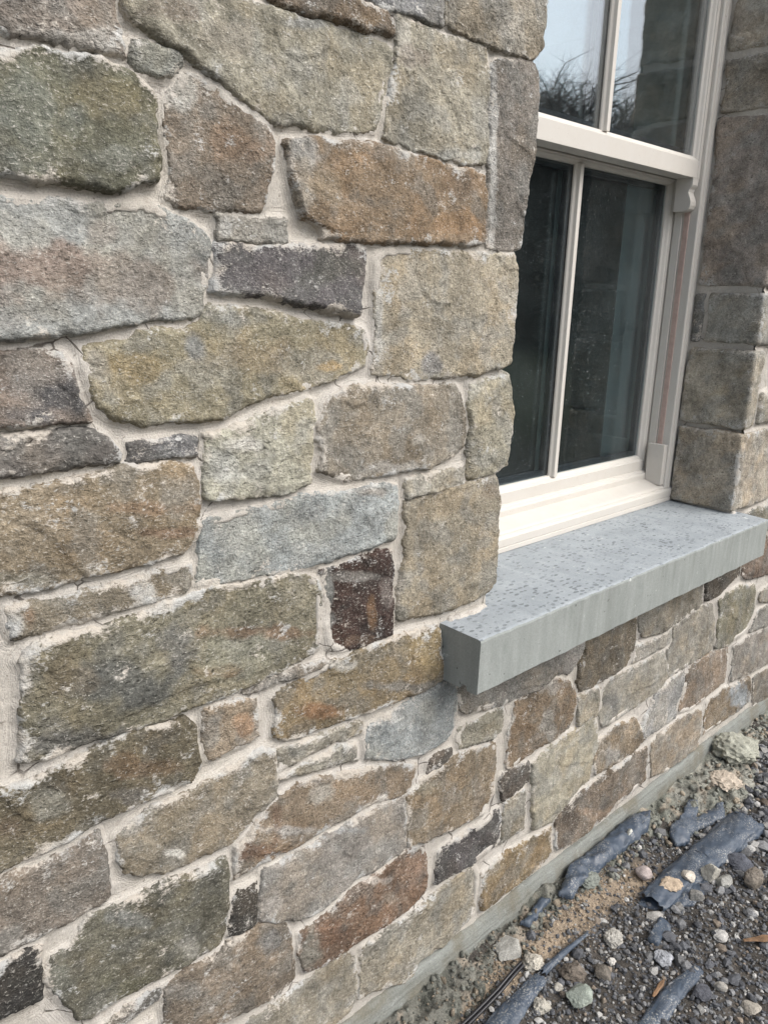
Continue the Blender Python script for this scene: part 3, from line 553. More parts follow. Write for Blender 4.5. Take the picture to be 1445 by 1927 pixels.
def stone_relief(x, z, seed):
    big = fb2(x, z, 6, 2, seed) * .0032
    mid = fb2(x, z, 28, 3, seed + 11) * .0014
    fine = fb2(x, z, 120, 2, seed + 23) * .0011
    ledge = .0026 * sst(.30, .35, n2(x, z * 1.5, 7, seed + 31))      # a split bed here and there
    # broad split facets: the lower envelope of a few tilted planes
    r = np.random.default_rng(seed + 5)
    cx, cz = x.mean(), z.mean(); sx_, sz_ = np.ptp(x), np.ptp(z)
    f = None
    xw = x + .006 * n2(x, z, 20, seed + 3); zw = z + .006 * n2(x, z, 20, seed + 4)
    for k in range(6):
        px, pz = cx + r.uniform(-.5, .5) * sx_, cz + r.uniform(-.5, .5) * sz_
        a = r.uniform(0, 6.28); g = r.uniform(.02, .11)
        hk = r.uniform(0, .003) + g * (math.cos(a) * (xw - px) + math.sin(a) * (zw - pz))
        f = hk if f is None else np.minimum(f, hk)
    f = np.clip(f - np.percentile(f, 70), -.009, .004)
    return big * .6 + mid + fine + ledge + f * .8

def add_stone(parent, base, prot, lime, poly, blobs, jamb, tb, seed, h, depth=.03):
    P = np.array(poly, float) / 1000
    r = np.random.default_rng(seed)
    x, z, d, quads = field_mesh(P, h, None, seed, (.0036, .0023), .0056 if P[:, 0].mean() < 1.15 else .0072)
    if len(quads) < 4: return None
    size = min(np.ptp(P[:, 0]), np.ptp(P[:, 1]))
    rad = min(.0085 * r.uniform(.55, 1.5), size * .3)
    t = np.clip(d / rad, 0, 1)
    prof = np.sqrt(np.clip(1 - (1 - t) ** 2.0, 0, 1))
    pr = max(prot, 11.5) / 1000 * (.85 if P[:, 1].mean() > .75 else .74)
    cx, cz = P.mean(0)
    tx, tz = r.uniform(-.02, .02), r.uniform(-.02, .015) - tb
    # a projecting bed: the bottom arris stands proud and stays sharper
    hgt = -.013 + (pr + .013) * prof + (stone_relief(x, z, seed) + np.clip((x - cx) * tx + (z - cz) * tz, -.008, .012)) * np.clip(t, .1, 1)
    chip = sst(.25, .6, n2(x, z, 30, seed + 51)) * np.exp(-d / .012) * .006
    hgt = hgt - chip * t
    floor_ = .0046 + .0030 * n2(x, z, 26, seed + 61)             # the bed joint never swallows a face
    hgt = np.where(d > .0028, np.maximum(hgt, floor_), hgt)
    V = np.stack([x - cx, -hgt, z - cz], 1)
    E = boundary(quads)
    bv = np.unique(E); n = len(V)
    rings = 9 if jamb else 1
    dep = .205 if jamb else depth
    allV = [V]; allQ = [quads[:, ::-1]]                       # front faces -Y
    mp = np.zeros(n, dtype=np.int64); prev = bv.copy(); mp[prev] = prev
    cur_off = n
    C = [stone_colour(x, z, d, base, blobs, seed)]
    e = np.exp(-(d / .0135) ** 1.5)
    up = np.exp(-np.clip(P[:, 1].max() - z, 0, 9) / .03)
    lowf = fb2(x, z, 14, 3, seed + 60)
    lm = lime * (1.75 * e * (.55 + 1.1 * lowf) + .25 * e * up) + .50 * lime * sst(.35, .85, fb2(x, z, 11, 4, seed + 77)) 
    Lm = [np.clip(lm, -.05, 1.1)]
    last = bv
    lastpos = V[bv]
    nrm2 = None
    for k in range(1, rings + 1):
        yk = lastpos[:, 1] * 0 + (.013 + (dep - .013) * k / rings)
        W = np.stack([V[bv, 0], yk, V[bv, 2]], 1)
        if jamb:
            W[:, 0] += .004 * n2(W[:, 1] * 1.0, W[:, 2], 22, seed + 2) + .002 * n2(W[:, 1], W[:, 2], 90, seed + 9)
        ids = np.arange(cur_off, cur_off + len(bv)); cur_off += len(bv)
        m_a = np.zeros(n, dtype=np.int64); m_a[bv] = last
        m_b = np.zeros(n, dtype=np.int64); m_b[bv] = ids
        allV.append(W)
        allQ.append(np.stack([m_a[E[:, 0]], m_a[E[:, 1]], m_b[E[:, 1]], m_b[E[:, 0]]], 1))
        C.append(C[0][bv]); Lm.append(np.full(len(bv), .15 * lime))
        last = ids
    me = mesh_np('stone', np.concatenate(allV), np.concatenate(allQ))
    set_col(me, np.concatenate(C)); set_flt(me, np.concatenate(Lm), 'lime')
    return link_mesh('stone', me, MAT['stone'], parent, (cx, 0, cz))

# ---- lay out the stones that the picture does not reach, in rough courses
QUOINS = [  # x0 x1 z0 z1 y1 colour
    (2.492, 2.86, 2.187, 2.46, .20, (.185, .165, .135)),
    (2.490, 2.72, 2.022, 2.172, .20, (.150, .135, .110)),
    (2.492, 2.570, 1.541, 2.010, .20, (.150, .130, .118)),
    (2.490, 2.690, 1.374, 1.524, .160, (.150, .148, .132)),
    (2.484, 2.552, 1.124, 1.358, .20, (.180, .165, .130)),
    (2.478, 2.765, .864, 1.112, .20, (.170, .150, .118)),
    (2.500, 2.66, 2.475, 2.80, .20, (.17, .155, .13)),
    (1.02, 1.325, 2.062, 2.31, .20, (.13, .12, .10)),
    (1.12, 1.322, 2.325, 2.50, .20, (.115, .11, .095)),
    (0.98, 1.326, 2.515, 2.80, .20, (.14, .125, .095)),
]
polys = [np.array(s[3], float) / 1000 for s in STONES]
occ = polys + [np.array([(a, c), (b, c), (b, d), (a, d)]) for a, b, c, d, *_ in QUOINS]
occ += [np.array([(SILL_X0, SILL_Z0 - .01), (SILL_X1, SILL_Z0 - .01), (SILL_X1, SILL_Z1), (SILL_X0, SILL_Z1)]),
        np.array([(OPEN_X0 - .01, OPEN_Z0 - .02), (OPEN_X1, OPEN_Z0 - .02), (OPEN_X1, OPEN_Z1 + .02), (OPEN_X0 - .01, OPEN_Z1 + .02)])]
boxes = [(p.min(0), p.max(0)) for p in occ]
def covered(x, z):
    m = np.full(x.shape, -9.0)
    lo = np.array([x.min(), z.min()]); hi = np.array([x.max(), z.max()])
    for p, (a, b) in zip(occ, boxes):
        if (a > hi + .03).any() or (b < lo - .03).any(): continue
        m = np.maximum(m, poly_sdf(p, x, z))
    return m > -.009
fill = []
tones = [(.20, .185, .14), (.17, .15, .115), (.235, .215, .165), (.20, .215, .205), (.13, .12, .10), (.19, .15, .10), (.16, .155, .12)]
zc = WALL_Z0 + .01
row = 0
while zc < WALL_Z1 - .08:
    hh = random.uniform(.11, .21)
    xc = WALL_X0 + random.uniform(0, .15)
    while xc < WALL_X1 - .1:
        ww = random.uniform(.17, .44)
        a, b, c, d = xc, xc + ww, zc, min(zc + hh, WALL_Z1 - .01)
        for it in range(60):
            gx, gz = np.meshgrid(np.linspace(a, b, 12), np.linspace(c, d, 9))
            m = covered(gx, gz)
            if not m.any(): break
            s = [m[:, 0].mean(), m[:, -1].mean(), m[0].mean(), m[-1].mean()]
            k = int(np.argmax(s))
            if max(s) == 0: k = int(np.argmin([b - a, b - a, d - c, d - c])) 
            if k == 0: a += .012
            elif k == 1: b -= .012
            elif k == 2: c += .012
            else: d -= .012
            if b - a < .05 or d - c < .045: break
        if b - a >= .05 and d - c >= .045 and not m.any():
            j = lambda: random.uniform(-.007, .007)
            ins = .008
            pts = [(a + ins, c + ins), ((a + b) / 2, c + ins + j() * .6), (b - ins, c + ins), (b - ins + j() * .5, (c + d) / 2), (b - ins - abs(j()), d - ins - abs(j())),
                   ((a + b) / 2, d - ins + j() * .6), (a + ins + abs(j()), d - ins - abs(j())), (a + ins + j() * .5, (c + d) / 2)]
            fill.append((random.choice(tones), random.uniform(10, 18), .45, [(p[0] * 1000, p[1] * 1000) for p in pts], [], 0, 0))
        xc += ww + .012
    zc += hh + .012
    row += 1

# ---- mortar sheet: backs every joint, dished between the stones
def graded(segs):
    out = [segs[0][0]]
    for a, b, s in segs:
        n = max(1, int(round((b - a) / s)))
        out += list(a + (b - a) * (np.arange(n) + 1) / n)
    return np.array(out)
gx = graded([(WALL_X0, .2, .02), (.2, 1.5, .0037), (1.5, 2.1, .006), (2.1, 3.3, .009), (3.3, WALL_X1, .03)])
gz = graded([(WALL_Z0, .9, .0042), (.9, 1.9, .0038), (1.9, 2.25, .006), (2.25, WALL_Z1, .02)])
X, Z = np.meshgrid(gx, gz)
D = np.full(X.shape, .08)
for src in [s[3] for s in STONES] + [s[3] for s in fill] + [[(a * 1000, c * 1000), (b * 1000, c * 1000), (b * 1000, d * 1000), (a * 1000, d * 1000)] for a, b, c, d, *_ in QUOINS]:
    P = np.array(src, float) / 1000
    i0, i1 = np.searchsorted(gx, [P[:, 0].min() - .06, P[:, 0].max() + .06]); j0, j1 = np.searchsorted(gz, [P[:, 1].min() - .06, P[:, 1].max() + .06])
    sl = (slice(j0, j1), slice(i0, i1))
    if i1 > i0 and j1 > j0:
        D[sl] = np.minimum(D[sl], -poly_sdf(P, X[sl], Z[sl]))
dp = np.clip(D, 0, .03)
lev = .0038 - .0066 * sst(.0, .012, dp) + .0022 * n2(X, Z, 18, 3) + .0010 * n2(X, Z, 70, 4) + .0006 * n2(X, Z, 210, 5) + .004 * sst(.3, .7, n2(X, Z, 6, 9))
lev = np.where(D < -.012, -.012, lev)
hole = (X > OPEN_X0) & (X < OPEN_X1) & (Z > OPEN_Z0 - .04) & (Z < OPEN_Z1)
n0 = X.size
idx = np.arange(n0).reshape(X.shape)
cell = ~(hole[:-1, :-1] | hole[1:, :-1] | hole[:-1, 1:] | hole[1:, 1:])
deep = (D[:-1, :-1] < -.02) & (D[1:, :-1] < -.02) & (D[:-1, 1:] < -.02) & (D[1:, 1:] < -.02)
cell &= ~deep
Q = np.stack([idx[:-1, :-1][cell], idx[:-1, 1:][cell], idx[1:, 1:][cell], idx[1:, :-1][cell]], 1)
V = np.stack([X.ravel(), -lev.ravel(), Z.ravel()], 1)
jd = np.clip(D, 0, .05).ravel()
# jamb and head returns, recessed behind the stone ends
def quadsheet(p, q, r_, s_, nu, nv):
    u, v = np.meshgrid(np.linspace(0, 1, nu), np.linspace(0, 1, nv))
    p, q, r_, s_ = map(np.array, (p, q, r_, s_))
    W = ((1 - u) * (1 - v))[..., None] * p + (u * (1 - v))[..., None] * q + (u * v)[..., None] * r_ + ((1 - u) * v)[..., None] * s_
    W = W.reshape(-1, 3)
    k = np.arange(nu * nv).reshape(nv, nu)
    return W, np.stack([k[:-1, :-1].ravel(), k[:-1, 1:].ravel(), k[1:, 1:].ravel(), k[1:, :-1].ravel()], 1)
sheets = [quadsheet((OPEN_X0 - .012, .0, OPEN_Z0 - .06), (OPEN_X0 - .012, .23, OPEN_Z0 - .06), (OPEN_X0 - .012, .23, OPEN_Z1), (OPEN_X0 - .012, .0, OPEN_Z1), 12, 120),
          quadsheet((OPEN_X1 + .007, .004, OPEN_Z0 - .06), (OPEN_X1 + .007, .23, OPEN_Z0 - .06), (OPEN_X1 + .007, .23, OPEN_Z1), (OPEN_X1 + .007, .004, OPEN_Z1), 40, 330),
          quadsheet((OPEN_X0 - .02, .0, OPEN_Z1), (OPEN_X1 + .02, .0, OPEN_Z1), (OPEN_X1 + .02, .23, OPEN_Z1), (OPEN_X0 - .02, .23, OPEN_Z1), 20, 6)]
Vs, Qs, js = [V], [Q], [jd]; off = n0
for W, q in sheets:
    W = W.copy(); W[:, 0] += .003 * n2(W[:, 1], W[:, 2], 20, 5) + .001 * n2(W[:, 1], W[:, 2], 80, 6)
    Vs.append(W); Qs.append(q + off); js.append(np.full(len(W), .006) + .004 * n2(W[:, 1], W[:, 2], 30, 2)); off += len(W)
me = mesh_np('wall', np.concatenate(Vs), np.concatenate(Qs))
set_flt(me, np.concatenate(js), 'joint')
wall = link_mesh('wall', me, MAT['mortar'], house)
wall["label"] = "rubble stone wall pointed with beige lime mortar"

for i, s in enumerate(STONES):
    mx = np.array(s[3])[:, 0].min() / 1000
    add_stone(wall, *s, seed=100 + i * 7, h=.0030 if mx < 1.45 else .0042)
for i, s in enumerate(fill):
    ctr = np.array(s[3]).mean(0) / 1000
    near = 2.3 < ctr[0] < 3.2 and ctr[1] < 2.3
    add_stone(wall, *s, seed=2000 + i * 5, h=.006 if near else .011)

# ---- corner stones of the far jamb: seen on two sides
def add_block(parent, x0, x1, y0, y1, z0, z1, base, seed, step=.0048, rad=.011, lime=.5):
    nx, ny, nz = [max(3, int((b - a) / step)) for a, b in ((x0, x1), (y0, y1), (z0, z1))]
    N = (nx, ny, nz); pts = []; qs = []; off = 0
    for ax in range(3):
        u, v = [a for a in range(3) if a != ax]
        for side in (0, 1):
            gu, gv = np.meshgrid(np.arange(N[u] + 1), np.arange(N[v] + 1))
            L = np.zeros((gu.size, 3), dtype=np.int64); L[:, u] = gu.ravel(); L[:, v] = gv.ravel(); L[:, ax] = N[ax] * side
            k = np.arange(gu.size).reshape(gu.shape) + off
            q = np.stack([k[:-1, :-1].ravel(), k[:-1, 1:].ravel(), k[1:, 1:].ravel(), k[1:, :-1].ravel()], 1)
            flip = (side == 0) ^ (ax == 1)
            qs.append(q[:, ::-1] if flip else q); pts.append(L); off += gu.size
    L = np.concatenate(pts); Qb = np.concatenate(qs)
    U, inv = np.unique(L, axis=0, return_inverse=True); Qb = inv.ravel()[Qb]
    lo, hi = np.array([x0, y0, z0]), np.array([x1, y1, z1])
    p = lo + (hi - lo) * U / np.array(N)
    # distance to the arrises, rounded corners
    fd = np.minimum(p - lo, hi - p); fs = np.sort(fd, axis=1); d = fs[:, 1]
    rr = rad * (1 + .35 * n3(p, 18, seed))[:, None]
    c = np.clip(p, lo + rr, hi - rr); v = p - c; Ln = np.linalg.norm(v, axis=1, keepdims=True) + 1e-9
    nrm = v / Ln
    p2 = c + nrm * rr
    rel = .0045 * n3(p, 9, seed) + .003 * n3(p, 24, seed + 1) + .0016 * n3(p, 60, seed + 2) + .0011 * n3(p, 150, seed + 3) + .003 * sst(.2, .32, n3(p, 14, seed + 4))
    p2 = p2 + nrm * (rel - .001)[:, None]
    ctr = (lo + hi) / 2
    s_ = p[:, 0] + p[:, 1] * .8
    C = stone_colour(s_, p[:, 2] + p[:, 1] * .3, d, base, [], seed)
    me = mesh_np('stone', p2 - ctr, Qb)
    set_col(me, C)
    e = np.exp(-(d / .016) ** 1.4)
    set_flt(me, 1.5 * lime * e * (.6 + .8 * n3(p, 16, seed + 8)) + .2 * lime * sst(.3, .8, n3(p, 12, seed + 9)), 'lime')
    return link_mesh('stone', me, MAT['stone'], parent, tuple(ctr))
for i, (a, b, c, d, y1, colr) in enumerate(QUOINS):
    add_block(wall, a, b, -.012, y1, c, d, tuple(q * w_ for q, w_ in zip(colr, (1.75, 1.68, 1.56))), 500 + i * 9)
add_block(wall, 2.492, 2.60, .168, .205, 1.370, 1.520, (.15, .155, .15), 590)
add_block(wall, 2.492, 2.60, .186, .206, .90, 1.10, (.15, .155, .15), 591, rad=.006)

# ---- smooth rendered band at the foot of the wall
def extrude_profile(name, prof, axis, a0, a1, n, jit=0.0, seed=0, closed=True, smooth=False):
    """prof: list of 2D points; axis 0 -> (y,z) along x ; axis 2 -> (x,y) along z"""
    pr = np.array(prof, float); m = len(pr)
    t = np.linspace(a0, a1, n + 1)
    V = np.zeros((n + 1, m, 3))
    for i in range(n + 1):
        if axis == 0: V[i, :, 0] = t[i]; V[i, :, 1] = pr[:, 0]; V[i, :, 2] = pr[:, 1]
        else: V[i, :, 2] = t[i]; V[i, :, 0] = pr[:, 0]; V[i, :, 1] = pr[:, 1]
    V = V.reshape(-1, 3)
    if jit:
        V[:, 1] += jit * n3(V, 30, seed) + .5 * jit * n3(V, 90, seed + 1)
        V[:, 2] += jit * n3(V, 30, seed + 2) + .5 * jit * n3(V, 90, seed + 3)
    k = np.arange((n + 1) * m).reshape(n + 1, m)
    k2 = np.roll(k, -1, axis=1)
    q = np.stack([k[:-1].ravel(), k2[:-1].ravel(), k2[1:].ravel(), k[1:].ravel()], 1)
    bm = bmesh.new()
    vs_ = [bm.verts.new(v) for v in V]
    for f in q: bm.faces.new([vs_[i] for i in f])
    bm.faces.new([vs_[i] for i in k[0]]); bm.faces.new([vs_[i] for i in k[-1]])
    bmesh.ops.recalc_face_normals(bm, faces=bm.faces)
    me = bpy.data.meshes.new(name); bm.to_mesh(me); bm.free()
    for p in me.polygons: p.use_smooth = smooth
    return me

pl = extrude_profile('plinth', [(.03, .030), (-.004, .024), (-.012, .016), (-.018, .000), (-.022, -.02), (-.026, -.05), (-.026, -.30), (.03, -.30)], 0, WALL_X0, WALL_X1, 420, .0036, 4, smooth=True)
o = link_mesh('plinth', pl, MAT['plinth'], house)
o["label"] = "narrow smooth grey render band at the foot of the wall"

# ---- cast sill with a drip groove under its nose
sp = [(.245, SILL_Z1 + .006), (.10, SILL_Z1 + .003), (-.02, SILL_Z1 + .001), (-.098, SILL_Z1 - .001), (-.1035, SILL_Z1 - .003), (SILL_Y, SILL_Z1 - .007),
      (SILL_Y, .80), (SILL_Y, SILL_Z0 + .003), (SILL_Y + .003, SILL_Z0), (-.078, SILL_Z0), (-.075, SILL_Z0 + .010), (-.064, SILL_Z0 + .011), (-.060, SILL_Z0 + .001), (-.02, SILL_Z0 + .001), (.245, SILL_Z0 + .001)]
me = extrude_profile('window_sill', sp, 0, SILL_X0, SILL_X1, 300, .0014, 8)
sill = link_mesh('window_sill', me, MAT['concrete'], house)
sill["label"] = "grey cast concrete window sill with spotted top"
# mortar bed where the jamb stones sit down on the sill
for (x0, x1, sd_) in ((1.165, 1.300, 1), (2.49, 2.532, 2)):
    P = [(x0, -.012), (x1 * .5 + x0 * .5, -.020), (x1, -.010), (x1, .19 if sd_ == 2 else .02), (x0, .02)]
    x, y, d, q = field_mesh(P, .004, None, 800 + sd_, (.004, .002))
    zz = SILL_Z1 - .004 + .013 * sst(0, .012, d) + .002 * n2(x, y, 60, 3)
    me = mesh_np('mortar_bed', np.stack([x, y, zz], 1), q)
    set_flt(me, np.clip(d, 0, .02), 'joint')
    link_mesh('mortar_bed', me, MAT['mortar'], house)

# ------------------------------------------------------------------ the sash window
CX = 1.937
win = None
def bevel(o, w=.0016, seg=2):
    b = o.modifiers.new('bevel', 'BEVEL'); b.width = w; b.segments = seg; b.limit_method = 'ANGLE'; b.angle_limit = R_(35)
    return o

def join_meshes(name, mes):
    bm = bmesh.new()
    for m_ in mes: bm.from_mesh(m_)
    me = bpy.data.meshes.new(name); bm.to_mesh(me); bm.free()
    for m_ in mes: bpy.data.meshes.remove(m_)
    return me

# box frame: two linings with a moulded edge, and a head
linR = [(2.512, .36), (2.512, .206), (2.482, .206), (2.480, .201), (2.469, .199), (2.466, .203), (2.462, .203), (2.459, .200), (2.449, .200), (2.446, .203), (2.446, .36)]
linL = [(2 * CX - x, y) for x, y in linR][::-1]
FR_Z0, FR_Z1 = .905, 2.84
head = [(.36, 2.775), (.203, 2.775), (.200, 2.779), (.200, 2.79), (.206, 2.80), (.206, 2.84), (.36, 2.84)]
cill = [(.36, .862), (.196, .862), (.196, .8735), (.1985, .8748), (.1985, .8762), (.196, .8775), (.1955, .897), (.199, .9025), (.204, .9045), (.2045, .9085), (.209, .9125), (.2145, .9145),
        (.262, .9285), (.2615, .944), (.264, .949), (.2695, .9505), (.272, .955), (.279, .957), (.36, .957)]
fm = join_meshes('window', [extrude_profile('a', linR, 2, FR_Z0, FR_Z1, 1), extrude_profile('b', linL, 2, FR_Z0, FR_Z1, 1), extrude_profile('c', head, 0, 2 * CX - 2.446, 2.446, 1)])
win = link_mesh('window', fm, MAT['paint'], house); bevel(win)
win["label"] = "cream painted two-over-two sash window"
o = bevel(link_mesh('timber_sill', extrude_profile('timber_sill', cill, 0, 2 * CX - 2.512, 2.516, 1), MAT['paint'], win), .0012)

def sash(name, yf, gz0, gz1, z0, z1):
    """front plane yf, glass at yf+.022, frame of four moulded members"""
    gx0, gx1 = 2 * CX - 2.420, 2.420
    xo = 2.470
    def member(w0, w1):   # profile from the outer edge (w0) to the glass edge (w1), (across, y)
        s = 1 if w1 > w0 else -1
        return [(w0, yf + .054), (w0, yf), (w1 - s * .0135, yf), (w1 - s * .0125, yf + .0035), (w1 - s * .009, yf + .005), (w1 - s * .005, yf + .012), (w1, yf + .0165), (w1, yf + .022), (w1 - s * .002, yf + .054)]
    ms = []
    for a, b in ((2 * CX - xo, gx0), (xo, gx1)):
        ms.append(extrude_profile('m', member(a, b), 2, z0, z1, 1))
    for a, b in ((z0, gz0), (z1, gz1)):
        ms.append(extrude_profile('m', [(y, w) for w, y in member(a, b)], 0, gx0 - .012, gx1 + .012, 1))
    o = link_mesh(name, join_meshes(name, ms), MAT['paint'], win); bevel(o, .0010)
    # glazing bar
    yb = yf + .003
    pb = [(CX - .015, yf + .022), (CX - .0145, yf + .017), (CX - .010, yf + .012), (CX - .0075, yb), (CX + .0075, yb), (CX + .010, yf + .012), (CX + .0145, yf + .017), (CX + .015, yf + .022)]
    bevel(link_mesh('glazing_bar', extrude_profile('glazing_bar', pb, 2, gz0 - .003, gz1 + .003, 1), MAT['paint'], win), .001)
    pb2 = [(x, 2 * yf + .076 - y) for x, y in pb]
    link_mesh('inner_glazing_bar', extrude_profile('inner_glazing_bar', pb2, 2, gz0 - .003, gz1 + .003, 1), MAT['paint'], win)
    for x0, x1 in ((gx0, CX - .012), (CX + .012, gx1)):
        bm = bmesh.new()
        for ya in (yf + .0235, yf + .0475):
            r = bmesh.ops.create_cube(bm, size=1)
            for v in r['verts']:
                v.co = ((x0 + x1) / 2 + v.co.x * (x1 - x0 + .006), ya + v.co.y * .0024, (gz0 + gz1) / 2 + v.co.z * (gz1 - gz0 + .006))
        me = bpy.data.meshes.new('glass_pane'); bm.to_mesh(me); bm.free()
        link_mesh('glass_pane', me, MAT['glass_low' if yf > .25 else 'glass_up'], win)
        # warm-edge spacer between the two sheets
        bm = bmesh.new()
        sw = .015
        for a, b, c, d in ((x0 - .002, x0 + sw, gz0, gz1), (x1 - sw, x1 + .002, gz0, gz1), (x0 + sw, x1 - sw, gz0 - .002, gz0 + sw), (x0 + sw, x1 - sw, gz1 - sw, gz1 + .002)):
            r = bmesh.ops.create_cube(bm, size=1)
            for v in r['verts']:
                v.co = ((a + b) / 2 + v.co.x * (b - a), yf + .0355 + v.co.y * .018, (c + d) / 2 + v.co.z * (d - c))
        me = bpy.data.meshes.new('spacer_bar'); bm.to_mesh(me); bm.free()
        link_mesh('spacer_bar', me, MAT['seal'], win)
    return o
sash('upper_sash', .213, 1.903, 2.732, 1.842, 2.79)
sash('lower_sash', .278, 1.0015, 1.827, .950, 1.885)
# ogee horns under the upper sash
hp = [(.266, 1.8425), (.2135, 1.8425), (.2135, 1.823), (.2165, 1.818), (.2215, 1.812), (.2235, 1.803), (.221, 1.795), (.2165, 1.787), (.2135, 1.777), (.2135, 1.766), (.217, 1.757), (.224, 1.752), (.234, 1.750), (.266, 1.750)]
for a, b in ((2.411, 2.4455), (2 * CX - 2.4455, 2 * CX - 2.411)):
    o = link_mesh('horn', extrude_profile('horn', hp, 0, a, b, 1, smooth=False), MAT['paint'], win); bevel(o, .0012)
# sliding channel: parting bead, pink weather strip, stop block at the foot
for sgn in (1, -1):
    def X_(x): return x if sgn > 0 else 2 * CX - x
    def chan(name, x0, x1, y0, y1, z0, z1, mat):
        a, b = sorted((X_(x0), X_(x1)))
        return bevel(link_mesh(name, extrude_profile(name, [(a, y0), (b, y0), (b, y1), (a, y1)], 2, z0, z1, 1), mat, win), .0012)
    chan('parting_bead', 2.4395, 2.452, .2495, .2725, .955, 1.842, MAT['paint'])
    chan('weather_strip', 2.4425, 2.452, .2275, .2445, .955, 1.842, MAT['pile'])
    chan('stop_block', 2.424, 2.4465, .2075, .262, .918, 1.048, MAT['paint'])

# ------------------------------------------------------------------ the dark room behind
def box_faces(name, faces, mat, parent):
    bm = bmesh.new()
    for f in faces: bm.faces.new([bm.verts.new(p) for p in f])
    me = bpy.data.meshes.new(name); bm.to_mesh(me); bm.free()
    return link_mesh(name, me, mat, parent)
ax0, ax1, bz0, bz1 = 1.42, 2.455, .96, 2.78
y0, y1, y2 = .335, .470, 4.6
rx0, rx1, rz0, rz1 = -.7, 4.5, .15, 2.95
Fq = []
# splayed inner reveal
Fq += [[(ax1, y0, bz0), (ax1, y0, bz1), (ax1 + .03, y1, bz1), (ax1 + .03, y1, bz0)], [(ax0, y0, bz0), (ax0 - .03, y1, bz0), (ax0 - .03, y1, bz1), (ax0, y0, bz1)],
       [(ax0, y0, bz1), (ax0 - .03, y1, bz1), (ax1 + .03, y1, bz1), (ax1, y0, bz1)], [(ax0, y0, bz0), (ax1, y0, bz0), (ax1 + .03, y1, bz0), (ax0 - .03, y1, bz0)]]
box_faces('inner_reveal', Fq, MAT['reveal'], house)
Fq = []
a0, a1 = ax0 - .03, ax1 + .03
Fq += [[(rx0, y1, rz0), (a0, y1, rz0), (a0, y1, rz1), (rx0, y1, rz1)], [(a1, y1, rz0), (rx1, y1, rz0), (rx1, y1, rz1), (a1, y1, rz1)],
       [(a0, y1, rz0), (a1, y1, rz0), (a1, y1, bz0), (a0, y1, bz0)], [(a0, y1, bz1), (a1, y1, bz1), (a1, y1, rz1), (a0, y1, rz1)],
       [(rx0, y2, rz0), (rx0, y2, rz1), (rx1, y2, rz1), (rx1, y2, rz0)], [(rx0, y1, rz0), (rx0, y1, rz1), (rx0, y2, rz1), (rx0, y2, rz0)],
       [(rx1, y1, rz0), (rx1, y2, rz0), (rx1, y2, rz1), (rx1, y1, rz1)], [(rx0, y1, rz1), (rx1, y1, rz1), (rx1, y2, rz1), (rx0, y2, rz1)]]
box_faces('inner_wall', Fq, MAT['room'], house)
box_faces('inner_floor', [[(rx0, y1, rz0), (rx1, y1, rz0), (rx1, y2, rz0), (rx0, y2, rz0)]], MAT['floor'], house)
# closing masonry round the frame, behind the stones
box_faces("wall_core", [[(1.262, .226, .84), (1.372, .226, .84), (1.372, .226, 2.86), (1.262, .226, 2.86)],
                        [(OPEN_X0 - .02, .235, .7), (OPEN_X0 - .02, .235, 3.0), (OPEN_X0 - .02, .35, 3.0), (OPEN_X0 - .02, .35, .7)],
                        [(OPEN_X1 + .02, .235, .7), (OPEN_X1 + .02, .35, .7), (OPEN_X1 + .02, .35, 3.0), (OPEN_X1 + .02, .235, 3.0)],
                        [(OPEN_X0 - .02, .3, .7), (OPEN_X1 + .02, .3, .7), (OPEN_X1 + .02, .3, .9), (OPEN_X0 - .02, .3, .9)],
                        [(OPEN_X0 - .02, .3, 2.82), (OPEN_X1 + .02, .3, 2.82), (OPEN_X1 + .02, .3, 3.0), (OPEN_X0 - .02, .3, 3.0)]], MAT['mortar'], house)

# ------------------------------------------------------------------ ground
GZ = -.055
def ground_h(x, y):
    return GZ + .010 * fb2(x, y, 3.2, 3, 300) + .006 * n2(x, y, 14, 310) + .0035 * n2(x, y, 45, 311) * (np.abs(y) < 3) + .022 * sst(-.20, 0, y) - .006 * sst(-.3, -.9, y)
gx = graded([(-160, -40, 30), (-40, -8, 4), (-8, 0, .8), (0, .85, .05), (.85, 3.5, .011), (3.5, 6, .1), (6, 16, 1), (16, 60, 6), (60, 200, 35)])
gy = graded([(-200, -60, 35), (-60, -14, 5), (-14, -3, .8), (-3, -.95, .06), (-.95, .04, .011)])
X, Y = np.meshgrid(gx, gy)
Hh = ground_h(X, Y)
k = np.arange(X.size).reshape(X.shape)
Q = np.stack([k[:-1, :-1].ravel(), k[:-1, 1:].ravel(), k[1:, 1:].ravel(), k[1:, :-1].ravel()], 1)
xf, yf_ = X.ravel(), Y.ravel()
def sandiness(x, y):
    s = np.zeros_like(x)
    for cx, cy, rx, ry in ((1.60, -.11, .20, .055), (1.47, -.12, .10, .04), (1.30, -.10, .16, .04), (1.08, -.09, .16, .05), (1.83, -.15, .10, .04), (2.42, -.15, .12, .04)):
        s = np.maximum(s, sst(1.35, .55, np.sqrt(((x - cx) / rx) ** 2 + ((y - cy) / ry) ** 2) + .45 * fb2(x, y, 16, 3, 330)))
    return s
sa = sandiness(xf, yf_)[:, None]
Cg = np.repeat(np.array([[.075, .068, .060]]), len(xf), 0) * (1 + .35 * fb2(xf, yf_, 20, 3, 320))[:, None]
Cg = Cg * (1 - sa) + sa * np.array([.285, .23, .17]) * (1 + .3 * fb2(xf, yf_, 40, 3, 321))[:, None]
far = sst(4, 9, np.hypot(xf - 1.5, yf_ + .5))[:, None]
Cg = Cg * (1 - far) + far * np.array([.055, .060, .035])
me = mesh_np('ground', np.stack([xf, yf_, Hh.ravel()], 1), Q)
set_col(me, np.clip(Cg, .01, .6))
ground = link_mesh('ground', me, MAT['ground']); tag(ground, None, None, kind='structure')

